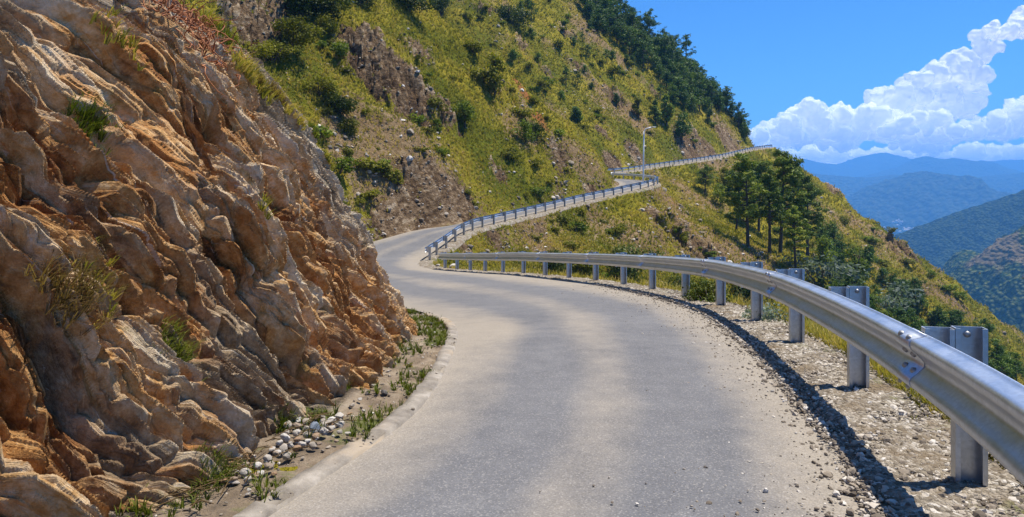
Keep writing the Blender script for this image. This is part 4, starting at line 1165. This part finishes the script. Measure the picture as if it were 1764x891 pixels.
for k, (bx, by, hp, lab, mat, wf) in enumerate(ROUND):
    h = pick(bx, by)
    if h is None: continue
    H_ = hp / F * h[0][1]
    tree('bushy_tree', round_tree(700 + k, H_, H_ * wf, mat), h[0], lab, 'tree')
# ------------------------------------------------------------------ forest along the upper ridge
FOREST = []
for k in range(6):
    FOREST.append(round_tree(900 + k, 6.0, 2.3 + .25 * (k % 3), 'forest_leaves', .22))
for k in range(3):
    FOREST.append(pine_mesh(930 + k, 8.5, 2.4, .35, 60, .34, 'forest_leaves', 12))
def inside(px, py, poly):
    c = False; n = len(poly)
    for i in range(n):
        x1, y1 = poly[i]; x2, y2 = poly[(i + 1) % n]
        if (y1 > py) != (y2 > py) and px < (x2 - x1) * (py - y1) / (y2 - y1) + x1: c = not c
    return c
FPOLY = [(985, -60), (1000, 10), (1030, 60), (1075, 85), (1100, 120), (1140, 140), (1160, 185), (1200, 200), (1235, 195), (1262, 188), (1280, 172), (1270, 140), (1240, 110), (1200, 60), (1150, 0), (1120, -60)]
used = []; nt = 0
rf = np.random.default_rng(12)
for _ in range(6000):
    px, py = rf.uniform(975, 1290), rf.uniform(-60, 205)
    if not inside(px, py, FPOLY) or nt >= 195: continue
    h = pick(px, py)
    if h is None: continue
    P0 = h[0]
    if any((P0[0] - q[0]) ** 2 + (P0[1] - q[1]) ** 2 + (P0[2] - q[2]) ** 2 < 2.9 ** 2 for q in used): continue
    used.append(P0); nt += 1
    tree('forest_tree', FOREST[rf.integers(len(FOREST))], P0 - [0, 0, .3], 'dark green tree crowded among others in the forest on the upper ridge', 'tree', 'trees of the ridge forest', rf.uniform(0, 6.28), rf.uniform(0.7, 1.15))
for px, py, s in [(1296, 205, .85), (1302, 215, .7), (1312, 225, .8), (1318, 232, .6), (1306, 230, .7), (1286, 195, .8), (1322, 245, .55), (1290, 180, .6), (1298, 188, .5), (1300, 170, .8), (1300, 150, .7), (1300, 192, .9), (1310, 238, .8), (1330, 240, .7), (1330, 222, .9), (1300, 130, .8)]:
    h = pick(px, py)
    while h is None and px > 1150:
        px -= 3; h = pick(px, py)
    px -= rf.uniform(2, 9); h = pick(px, py)
    if h is None: continue
    tree('forest_tree', FOREST[rf.integers(len(FOREST))], h[0] - [0, 0, .3], 'dark tree clinging to the rocky end of the ridge above the far road', 'tree', 'trees on the rocky ridge end', rf.uniform(0, 6.28), s)
nst = 0
for _ in range(400):
    px, py = rf.uniform(880, 1240), rf.uniform(-10, 215)
    if inside(px, py, FPOLY) or nst > 26: continue
    h = pick(px, py)
    if h is None or h[0][1] < 85 or (px < 985 and rf.uniform() < .5): continue
    nst += 1
    tree('forest_tree', FOREST[rf.integers(len(FOREST))], h[0] - [0, 0, .3], 'scattered small dark tree on the open grassy slope below the ridge forest', 'tree', 'scattered trees on the open upper slope', rf.uniform(0, 6.28), rf.uniform(0.3, 0.6))
# spur edge on the right: dark trees going down towards the valley
for _ in range(115):
    px = rf.uniform(1400, 1764); py = np.interp(px, [1400, 1764], [390, 640]) + rf.uniform(12, 120)
    h = pick(px, py)
    if h is None: continue
    tree('forest_tree', FOREST[rf.integers(len(FOREST))], h[0] - [0, 0, .3], 'green tree growing down the spur right of the pine stand', 'tree', 'trees down the right spur', rf.uniform(0, 6.28), rf.uniform(0.3, 0.8) * h[0][1] / 120)
# ------------------------------------------------------------------ shrubs
def scatter_shrubs(n, box, kinds, size, label, group, cond=None, seed=1):
    r = np.random.default_rng(seed); k = 0; tries = 0
    while k < n and tries < n * 80:
        tries += 1
        px, py = r.uniform(box[0], box[2]), r.uniform(box[1], box[3])
        h = pick(px, py)
        if h is None: continue
        P0, i, j = h
        if ER[i, j] < 0.8 and EL[i, j] < 0.9: continue
        if pn(np.array([P0[0] / 9.0]), np.array([P0[1] / 9.0 + P0[2] / 9.0]), 500)[0] < r.uniform(-.25, .35): continue
        if rock[i, j] > 0.75 or (cond and not cond(px, py, P0)): continue
        if P0[1] < 16: continue
        shrub(kinds[r.integers(len(kinds))], P0 - [0, 0, .08], r.uniform(*size) * (1 + P0[1] / 160), label, group); k += 1
scatter_shrubs(75, (520, 0, 1060, 400), ['dark', 'olive', 'olive'], (0.25, 1.3), 'green shrub on the grassy slope above the middle guardrail', 'shrubs above the middle road', seed=3)
scatter_shrubs(60, (860, 0, 1300, 260), ['dark', 'olive'], (0.35, 1.0), 'small green shrub on the open slope below the ridge forest', 'shrubs on the upper slope', lambda a, b, P0: P0[1] > 90, seed=4)
scatter_shrubs(55, (780, 330, 1330, 500), ['dark', 'olive', 'olive'], (0.35, 0.85), 'green shrub on the gully slope below the middle guardrail', 'shrubs in the gully slope', lambda a, b, P0: P0[1] > 30, seed=5)
scatter_shrubs(66, (1330, 330, 1764, 700), ['dark', 'olive'], (0.6, 1.5), 'green shrub on the spur falling to the right', 'shrubs on the right spur', lambda a, b, P0: P0[1] > 40, seed=6)
scatter_shrubs(20, (400, 20, 620, 330), ['dark', 'olive'], (0.30, 0.75), 'green shrub on the bank just behind the cliff edge', 'shrubs behind the cliff edge', seed=7)
# shrubs in the gully right behind the near guardrail
def down_at(x, y):
    z, *_ = plateau(np.array([[x]]), np.array([[y]])); return np.array([x, y, float(z[0, 0])])
for px, py, kd, s, lab in [(1075, 490, 'near', 70, 'dark green bush behind the near guardrail, left of the thin post'), (1222, 528, 'near', 72, 'dark green bush close behind the near guardrail'),
                        (1165, 500, 'near', 46, 'green bush lower down behind the guardrail'), (1320, 560, 'silver', 60, 'small silvery shrub under the guardrail at the verge edge'),
                        (1415, 500, 'silver', 80, 'wide silvery shrub behind the third post'), (1530, 545, 'silver', 75, 'pale silvery shrub rising behind the second post'),
                        (1455, 560, 'silver', 40, 'little silvery shrub beside the second post'), (1000, 480, 'near_olive', 60, 'olive bush behind the far end of the near guardrail'),
                        (1290, 520, 'near', 70, 'dark bush behind the guardrail bend'), (950, 470, 'near', 45, 'small dark bush behind the thin far posts of the near guardrail')]:
    h = pick(px, py, 9)
    if h is None: continue
    shrub(kd, h[0] - [0, 0, .1], s / F * h[0][1], lab, None, .95)

for k_, (px, py, kd, s) in enumerate([(520, 35, 'near', 75), (500, 75, 'near_olive', 60), (560, 20, 'near', 60), (580, 195, 'near', 46), (550, 165, 'near_olive', 44), (470, 105, 'near_olive', 42), (600, 232, 'near_olive', 34), (560, 60, 'near_olive', 40), (625, 15, 'near', 46), (880, 40, 'near', 50), (760, 25, 'near', 46), (700, 18, 'near', 50), (915, 235, 'near', 40)]):
    h = pick(px, py, 9)
    if h is None: continue
    shrub(kd, h[0] - [0, 0, .1], s / F * h[0][1], ['lush green bush on the bank above the cliff edge', 'lush green bush high on the slope near the top of the photo'][k_ > 7], ['lush bushes above the cliff edge', 'lush bushes near the top of the slope'][k_ > 7], .9)
# ------------------------------------------------------------------ grass
def tufts(name, P0, nrm, h, wdt, nb, seed, tone, mat, label=None, droop=0.5, parent=None):
    """many bent blades in one mesh; arrays per tuft"""
    r = np.random.default_rng(seed)
    n = len(P0)
    P = np.repeat(P0, nb, 0); H_ = np.repeat(h, nb) * r.uniform(.55, 1.15, n * nb); Wd = np.repeat(wdt, nb)
    N_ = np.repeat(nrm, nb, 0)
    a = r.uniform(0, 6.283, n * nb)
    side = np.c_[np.cos(a), np.sin(a), 0 * a]
    P = P + side * (H_ * r.uniform(0, .28, n * nb))[:, None]
    up_ = N_ * 0.35 + [0, 0, 0.75] + r.normal(0, .18, (n * nb, 3))
    bend_ = side * (H_ * droop * r.uniform(.2, 1.1, n * nb))[:, None]
    b = np.c_[-np.sin(a), np.cos(a), 0 * a] * Wd[:, None]
    m1 = P + up_ * (H_ * .55)[:, None] + bend_ * .35
    t1 = P + up_ * (H_ * .95)[:, None] + bend_ * 1.0 - np.c_[0 * a, 0 * a, H_ * droop * .25]
    V = np.stack([P - b, P + b, m1 + b * .7, m1 - b * .7, t1], 1)
    k = np.arange(n * nb)[:, None] * 5
    F3 = np.concatenate([k + [0, 1, 2], k + [0, 2, 3], k + [3, 2, 4]], 0)
    T_ = np.repeat(np.clip(np.repeat(tone, nb) + r.normal(0, .14, n * nb), 0, 1), 5)
    return mesh_np(name, V.reshape(-1, 3), F3, [MATS[mat]], False, {'tone': T_})
rg = np.random.default_rng(8)
gw = VIS & (np.maximum(ED, EU) > 0.15) & ((ER > 0.35) | (EL > 0.25)) & (TZ > EYE - 200)
cell = (R2 ** 2) * np.gradient(np.log(R2), axis=0)     # area weight of polar cells
idx = np.nonzero(gw.ravel())[0]
wgt = (np.clip(1.15 - rock.ravel()[idx] * 1.5, 0.02, 1) * np.clip(1.25 - soil.ravel()[idx] * 0.9, .15, 1) * np.clip(1 - orange.ravel()[idx], 0.05, 1))
wgt = wgt / wgt.sum()
sel = rg.choice(idx, 90000, p=wgt)
GP = np.c_[TX.ravel()[sel], TY.ravel()[sel], TZ.ravel()[sel]] + rg.normal(0, .04, (len(sel), 3))
dd = R2.ravel()[sel]
gn = 0.5 + 0.55 * fbm(GP[:, 0] / 7, GP[:, 1] / 7, 3, 81) + 0.22 * rg.normal(0, 1, len(sel)) * .6 + 0.30 * (soil.ravel()[sel] - .3)
hgt_ = (0.16 + 0.0022 * dd) * rg.uniform(.6, 1.5, len(sel))
me = tufts('hill_grass', GP, np.tile([0.0, -.3, .5], (len(sel), 1)), hgt_, 0.008 + 0.00042 * dd, 5, 4, np.clip(gn, 0, 1), 'grass_blades')
tag(link('hill_grass', me), kind='stuff')
# loose rocks on the hillside, larger ones only
# grass along the verge edge behind the near guardrail
yv = np.where((VRF[:, 1] > 0.5) & (VRF[:, 1] < 40))[0]
qs = np.r_[rg.choice(yv, 3400), rg.choice(np.where((VRF[:, 1] > 1.0) & (VRF[:, 1] < 9))[0], 3600)]
QN = nrm2(VRF)[qs]
offs = 0.36 + rg.exponential(0.30, len(qs))
GQ = VRF[qs] + QN * offs[:, None]; GQ[:, 2] -= 0.10 + np.maximum(offs - .45, 0) * 1.25
clump = fbm(arclen(VRF)[qs] / 0.8, offs * 2, 3, 90)
keep = clump > -0.32
GQ = GQ[keep]; cl_ = clump[keep]
dist = GQ[:, 1]
me = tufts('verge_grass', GQ, np.tile([.35, -.1, .5], (len(GQ), 1)), rg.uniform(.12, .36, len(GQ)), 0.0028 + 0.0004 * dist, 9, 6, np.clip(.42 + .5 * cl_ + rg.normal(0, .15, len(GQ)), 0, 1), 'grass_blades')
tag(link('verge_grass', me), kind='stuff')
# low weeds in the gutter and on the verge
qg = rg.integers(0, len(GL), 5200); tg_ = rg.uniform(0.15, 0.95, len(qg)) ** 1.3
GW = GL[qg] * (1 - tg_)[:, None] + GF_[qg] * tg_[:, None]; GW[:, 2] -= 0.03
cl2 = fbm(GW[:, 0] / .5, GW[:, 1] / .5, 3, 95)
kk_ = (cl2 > -0.02) & (GW[:, 1] > 3.0)
GW = GW[kk_]
me = tufts('gutter_weeds', GW, np.tile([.1, -.1, .8], (len(GW), 1)), rg.uniform(.035, .10, len(GW)), 0.0030 + 0.00025 * GW[:, 1], 8, 7, np.clip(.4 + .6 * cl2[kk_], 0, 1), 'green_grass', droop=.8)
tag(link('gutter_weeds', me), kind='stuff')
qv = rg.choice(yv, 900); ov = -0.35 + 0.65 * rg.uniform(0, 1, len(qv)) ** .6
GV = VRF[qv] + nrm2(VRF)[qv] * ov[:, None]; GV[:, 2] += -0.01
cv_ = fbm(GV[:, 0] / .35, GV[:, 1] / .35, 3, 97); kv = cv_ > 0.16
GV = GV[kv]
me = tufts('verge_weeds', GV, np.tile([.1, -.1, .8], (len(GV), 1)), rg.uniform(.02, .05, len(GV)), 0.002 + 0.0003 * GV[:, 1], 8, 9, np.clip(.55 + .4 * cv_[kv], 0, 1), 'grass_blades', droop=1.0)
tag(link('verge_weeds', me), kind='stuff')

# ------------------------------------------------------------------ tufts, bushes and roots on the cliff
def cliff_tuft(px, py, h, n, mat,  label, tone=.5, droop=1.0, nb=9, spread=.12, name='grass_tuft'):
    P0, nn_ = cliff_pick(px, py)
    if name == 'crest': h *= .28; spread = .085; name = 'grass_tuft'
    r = np.random.default_rng(int(px * 7 + py))
    t1 = np.cross(nn_, [0, 0, 1.0]); t1 /= np.linalg.norm(t1); t2 = np.cross(nn_, t1)
    g = r.normal(0, spread, (n, 2))
    pts = g[:, :1] * t1 + g[:, 1:] * t2 - nn_ * 0.03
    o = link(name, tufts(name, pts, np.tile(nn_ * 1.7, (n, 1)), np.full(n, h) * r.uniform(.6, 1.2, n), np.full(n, 0.0035 * (P0[1] / 5) + .001), nb, int(px), np.clip(tone + r.normal(0, .18, n), 0, 1), mat, droop=droop), None, tuple(P0))
    return tag(o, label, 'grass tuft')
cliff_tuft(168, 212, .12, 60, 'green_grass', 'green grass tuft hanging high on the left of the cliff', .35, 1.1, 9, .085)
cliff_tuft(308, 605, .105, 60, 'green_grass', 'small dense green grass tuft low on the cliff face', .35, .9, 9, .07)
cliff_tuft(118, 515, .16, 46, 'dry_grass', 'dry brown grass clump hanging on the left of the cliff', .35, 1.3, 9, .10)
cliff_tuft(170, 500, .10, 30, 'grass_blades', 'yellowish grass fringe on the ledge beside the dry clump', .5, 1.2, 8, .10)
cliff_tuft(205, 55, .10, 24, 'grass_blades', 'thin yellow-green grass patch near the top left of the cliff', .5, .8, 8, .09)
cliff_tuft(460, 365, .10, 14, 'grass_blades', 'tiny grass tuft in a crack in the middle of the cliff', .5, .8, 8, .05)
cliff_tuft(500, 745, .10, 36, 'green_grass', 'low green grass cushion at the cliff foot beside the white stones', .4, .8, 8, .06)
cliff_tuft(385, 820, .10, 40, 'green_grass', 'low green grass cushion at the cliff foot near the bottom edge', .45, .8, 8, .06)
for k, (px, py, h_, n, mat) in enumerate([(425, 118, .42, 60, 'grass_blades'), (450, 150, .45, 70, 'grass_blades'), (475, 160, .45, 60, 'dry_grass'), (490, 175, .35, 50, 'grass_blades'),
                          (400, 70, .40, 50, 'green_grass'), (520, 205, .3, 36, 'grass_blades'), (375, 20, .5, 60, 'grass_blades'), (440, 130, .4, 50, 'dry_grass'), (548, 225, .28, 30, 'green_grass'), (575, 275, .2, 60, 'grass_blades')]):
    cliff_tuft(px, py, h_, n, mat, 'grass fringe growing along the top edge of the cliff', .5, .8, 9, .14, 'crest')['group'] = 'grass fringe on the cliff crest'
# reddish exposed roots near the top
P0, nn_ = cliff_pick(345, 55)
rr2 = np.random.default_rng(3); mb = MB()
t1 = np.cross(nn_, [0, 0, 1.0]); t1 /= np.linalg.norm(t1); t2 = np.cross(t1, nn_)
for k in range(260):
    st_ = rr2.normal(0, .24) * t1 + rr2.normal(0.05, .22) * t2
    d_ = t2 * rr2.normal(-.2, .8) + t1 * rr2.normal(0, .8) + nn_ * rr2.uniform(.0, .5)
    pts = [st_ - nn_ * .03]
    for q in range(8):
        d_ = d_ + rr2.normal(0, .55, 3) - np.array([0, 0, .10]) - nn_ * .12; d_ /= np.linalg.norm(d_)
        pts.append(pts[-1] + d_ * rr2.uniform(.035, .085))
    mb.tube(pts, np.linspace(rr2.uniform(.004, .010), .002, 9), 4, False)
ro = mb.build('root_tangle', MATS['red_root'], None, True, tuple(P0))
tag(ro, 'tangle of reddish bare roots hanging at the top of the cliff', 'roots')
# dead pale twigs lying at the cliff foot
mb = MB()
for k in range(70):
    q = GL[np.argmin(np.abs(GL[:, 1] - rr2.uniform(3.2, 4.6)))] ; g = GF_[np.argmin(np.abs(GL[:, 1] - q[1]))]
    t = rr2.uniform(.35, .85); c_ = q * (1 - t) + g * t; a = rr2.normal(.9, .6); L = rr2.uniform(.05, .16)
    mb.tube([c_ - [L * math.cos(a), L * math.sin(a), .0], c_ + [0, 0, .02], c_ + [L * math.cos(a), L * math.sin(a), 0.0]], [.003, .004, .002], 4, False)
o = mb.build('dry_twigs', MATS['dry_grass'], None, True)
tag(o, kind='stuff')

# ================================================================== STONES
def stone_mesh(seed, mat, sub=2, ang=0.0):
    import bmesh
    bm = bmesh.new(); bmesh.ops.create_icosphere(bm, subdivisions=sub, radius=0.5)
    r = np.random.default_rng(seed)
    v = np.array([q.co[:] for q in bm.verts])
    pl_ = r.normal(0, 1, (12, 3)); pl_ /= np.linalg.norm(pl_, axis=1)[:, None]
    for n_ in pl_:                                   # flatten facets
        cutd = r.uniform(.22, .40); e = v @ n_ - cutd
        v = v - np.maximum(e, 0)[:, None] * n_ * (0.85 + ang * .15)
    v += 0.025 * np.c_[pn(v[:, 0] * 4, v[:, 1] * 4 + v[:, 2], seed), pn(v[:, 1] * 4, v[:, 2] * 4, seed + 1), pn(v[:, 2] * 4, v[:, 0] * 4, seed + 2)]
    for q, c_ in zip(bm.verts, v): q.co = c_
    for f in bm.faces: f.smooth = False
    me = bpy.data.meshes.new('stone'); bm.to_mesh(me); bm.free(); me.materials.append(MATS[mat]); return me
ST_P = [stone_mesh(k, 'pale_stone') for k in range(6)]; ST_B = [stone_mesh(30 + k, 'brown_stone') for k in range(4)]
ST_BL = stone_mesh(50, 'blue_stone', ang=1); ST_D = [stone_mesh(60 + k, 'dark_stone') for k in range(2)]
rk_ = np.random.default_rng(77)
def ground_at(px, py, lift=0.0):
    """point of the gutter seen in that direction"""
    P = np.concatenate([GL * (1 - t) + GF_ * t for t in np.linspace(0, 1, 14)])
    a = 882 + F * P[:, 0] / P[:, 1]; b = 330 - F * (P[:, 2] - .03 - EYE) / P[:, 1]
    k = ((a - px) ** 2 + (b - py) ** 2).argmin()
    return P[k] + [0, 0, -0.03 + lift]
def stone(me, px, py, s, label, group=None, lift=0.0, sq=(1, .8, .65), cat='stone'):
    q = ground_at(px, py, lift)
    s = s / F * q[1]
    o = link('stone', me, None, tuple(q + [0, 0, s * sq[2] * .32]))
    o.scale = (s * sq[0], s * sq[1], s * sq[2]); o.rotation_euler = (rk_.uniform(-.3, .3), rk_.uniform(-.3, .3), rk_.uniform(0, 6.28))
    return tag(o, label, cat, group)
pile = [(500, 735), (512, 732), (520, 730), (533, 731), (545, 732), (556, 735), (565, 737), (573, 733), (583, 725), (592, 728), (498, 748), (505, 753), (515, 748), (522, 757), (530, 765), (538, 752),
        (548, 757), (557, 752), (567, 748), (575, 745), (480, 770), (488, 775), (497, 770), (505, 779), (515, 770), (525, 776), (535, 770), (470, 786), (478, 792), (487, 786), (462, 795), (470, 803),
        (455, 810), (462, 816), (447, 812), (440, 806), (432, 820), (425, 812), (420, 827), (410, 822), (402, 832), (415, 815), (436, 829), (450, 803), (492, 761), (484, 781), (510, 764), (540, 742), (560, 744),
        (528, 741), (515, 741), (503, 742), (550, 747), (585, 735), (444, 821), (427, 832)]
for k, (a, b) in enumerate(pile):
    for rep in range(3):
        aa, bb = a + rk_.normal(0, 6) * rep, b + rk_.normal(0, 3) * rep
        brown = rk_.uniform() < .3
        stone(ST_B[rk_.integers(4)] if brown else ST_P[rk_.integers(6)], aa, bb, rk_.uniform(11, 22) * (1.1 if rep == 0 else .75),
              'brownish stone among the pale stones at the cliff foot' if brown else 'pale rounded stone in the heap at the cliff foot',
              'brown stones in the heap at the cliff foot' if brown else 'pale stones heaped at the cliff foot', 0.01 * (rep == 0))
stone(ST_BL, 543, 746, 27, 'blue-grey angular stone lying on the pale stone heap', None, .02)
stone(ST_P[1], 488, 790, 24, 'largest pale grey stone at the near end of the heap')
stone(ST_P[2], 400, 833, 22, 'long cream stone closest to the bottom of the photo', None, 0, (1.3, .7, .5))
stone(ST_P[3], 500, 742, 20, 'round tan stone at the upper left of the heap')
stone(ST_D[0], 497, 781, 14, 'small dark stone between the pale stones')
for a, b, s, mt in [(635, 678, 13, 'D'), (660, 676, 16, 'D'), (640, 668, 15, 'P'), (652, 614, 20, 'P'), (655, 645, 18, 'B'), (622, 690, 12, 'P'), (678, 590, 12, 'B'), (690, 575, 12, 'D'), (720, 560, 11, 'P'), (735, 545, 10, 'B'), (742, 560, 13, 'D'), (745, 575, 9, 'P'),
                    (610, 700, 14, 'P'), (600, 712, 12, 'B'), (625, 705, 9, 'P'), (668, 640, 9, 'P'), (700, 600, 9, 'P'), (640, 650, 8, 'B'), (588, 716, 12, 'P'), (650, 700, 8, 'D')]:
    stone({'P': ST_P, 'B': ST_B, 'D': ST_D}[mt][rk_.integers(2)], a, b, s, {'P': 'pale', 'B': 'brownish', 'D': 'dark'}[mt] + ' loose stone in the weedy gutter beyond the heap', {'P': 'pale', 'B': 'brownish', 'D': 'dark'}[mt] + ' loose stones in the gutter', 0, (1.2, .7, .5))
# a few bigger stones on the verge
for yv_, o_, s, lab in [(3.9, -.30, .05, 'white pebble-sized stone on the gravel left of the nearest post'), (10.6, -.35, .10, 'reddish stone on the verge by the fourth post'), (7.9, -.2, .09, 'flat grey stone on the verge between the second and third posts'), (34.6, .5, .55, 'pale boulder at the end of the near guardrail'), (36.5, .2, .35, 'low grey boulder in the gap between the guardrails')]:
    k = np.abs(FR[:, 1] - yv_).argmin(); q = FR[k] + nrm2(FR)[k] * o_
    o = link('stone', ST_P[rk_.integers(6)] if 'reddish' not in lab else ST_B[0], None, tuple(q + [0, 0, s * .18])); o.scale = (s, s * .8, s * .6); o.rotation_euler = (0, 0, rk_.uniform(0, 6)); tag(o, lab, 'stone')
# gravel: thousands of pebbles on the verge and road edges
ico = np.array([(0, 0, 1), (.894, 0, .447), (.276, .851, .447), (-.724, .526, .447), (-.724, -.526, .447), (.276, -.851, .447), (.724, .526, -.447), (-.276, .851, -.447), (-.894, 0, -.447), (-.276, -.851, -.447), (.724, -.526, -.447), (0, 0, -1)])
icf = np.array([(0, 1, 2), (0, 2, 3), (0, 3, 4), (0, 4, 5), (0, 5, 1), (1, 6, 2), (2, 7, 3), (3, 8, 4), (4, 9, 5), (5, 10, 1), (2, 6, 7), (3, 7, 8), (4, 8, 9), (5, 9, 10), (1, 10, 6), (6, 11, 7), (7, 11, 8), (8, 11, 9), (9, 11, 10), (10, 11, 6)])
def pebbles(name, C, s, seed):
    r = np.random.default_rng(seed); n = len(C)
    q = r.normal(0, 1, (n, 4)); q /= np.linalg.norm(q, axis=1)[:, None]
    w_, x_, y_, z_ = q.T
    R_ = np.stack([1 - 2 * (y_ * y_ + z_ * z_), 2 * (x_ * y_ - z_ * w_), 2 * (x_ * z_ + y_ * w_), 2 * (x_ * y_ + z_ * w_), 1 - 2 * (x_ * x_ + z_ * z_), 2 * (y_ * z_ - x_ * w_), 2 * (x_ * z_ - y_ * w_), 2 * (y_ * z_ + x_ * w_), 1 - 2 * (x_ * x_ + y_ * y_)], 1).reshape(n, 3, 3)
    sh = ico[None] * r.uniform(.7, 1.2, (n, 12, 1)) * r.uniform(.55, 1.3, (n, 1, 3))
    V = np.einsum('nij,nkj->nki', R_, sh) * s[:, None, None] * [1, 1, .7] + C[:, None, :]
    f = (icf[None] + (np.arange(n) * 12)[:, None, None]).reshape(-1, 3)
    me = mesh_np(name, V.reshape(-1, 3), f, [MATS['pebbles']], False, {'tone': np.repeat(r.uniform(0, 1, n), 12)})
    return tag(link(name, me), kind='stuff')
yy_ = np.where((VRF[:, 1] > 1.2) & (VRF[:, 1] < 18))[0]
pw_ = 1 / (VRF[yy_, 1] + 1) ** 0.6; pw_ /= pw_.sum()
kq = rg.choice(yy_, 30000, p=pw_); oq = np.where(rg.uniform(0, 1, len(kq)) < .86, rg.uniform(-.62, .40, len(kq)), -0.5 - rg.exponential(.30, len(kq))); oq = np.clip(oq, -2.2, .42)
C = VRF[kq] + nrm2(VRF)[kq] * oq[:, None]
C[:, 2] += np.where(oq < -.6, -0.008, 0.012) + rg.uniform(-.005, .008, len(kq))
pebbles('gravel', C, 0.0035 + 0.0062 * rg.exponential(1, len(kq)).clip(0, 4.2) * np.where(oq < -.75, .55, 1), 3)
kq = rg.integers(0, len(GL), 5000); tq = rg.uniform(-0.03, .95, len(kq))
C = GL[kq] * (1 - tq)[:, None] + GF_[kq] * tq[:, None]; C[:, 2] += np.where(tq < .03, 0.004, -.035)
C = C[C[:, 1] < 14]
pebbles('gutter_gravel', C, 0.003 + 0.006 * rg.exponential(1, len(C)).clip(0, 3), 5)
# loose rocks lying on the hillside
sel2 = rg.choice(idx, 15000)
GPr = np.c_[TX.ravel()[sel2], TY.ravel()[sel2], TZ.ravel()[sel2]]
keep = (rock.ravel()[sel2] + soil.ravel()[sel2] * .5 + rg.uniform(0, .45, len(sel2))) > .65
GPr = GPr[keep]; dr = R2.ravel()[sel2][keep]
pebbles('hill_rubble', GPr, (0.045 + 0.0008 * dr) * (0.4 + rg.exponential(.8, len(GPr)).clip(0, 3.2)), 8)
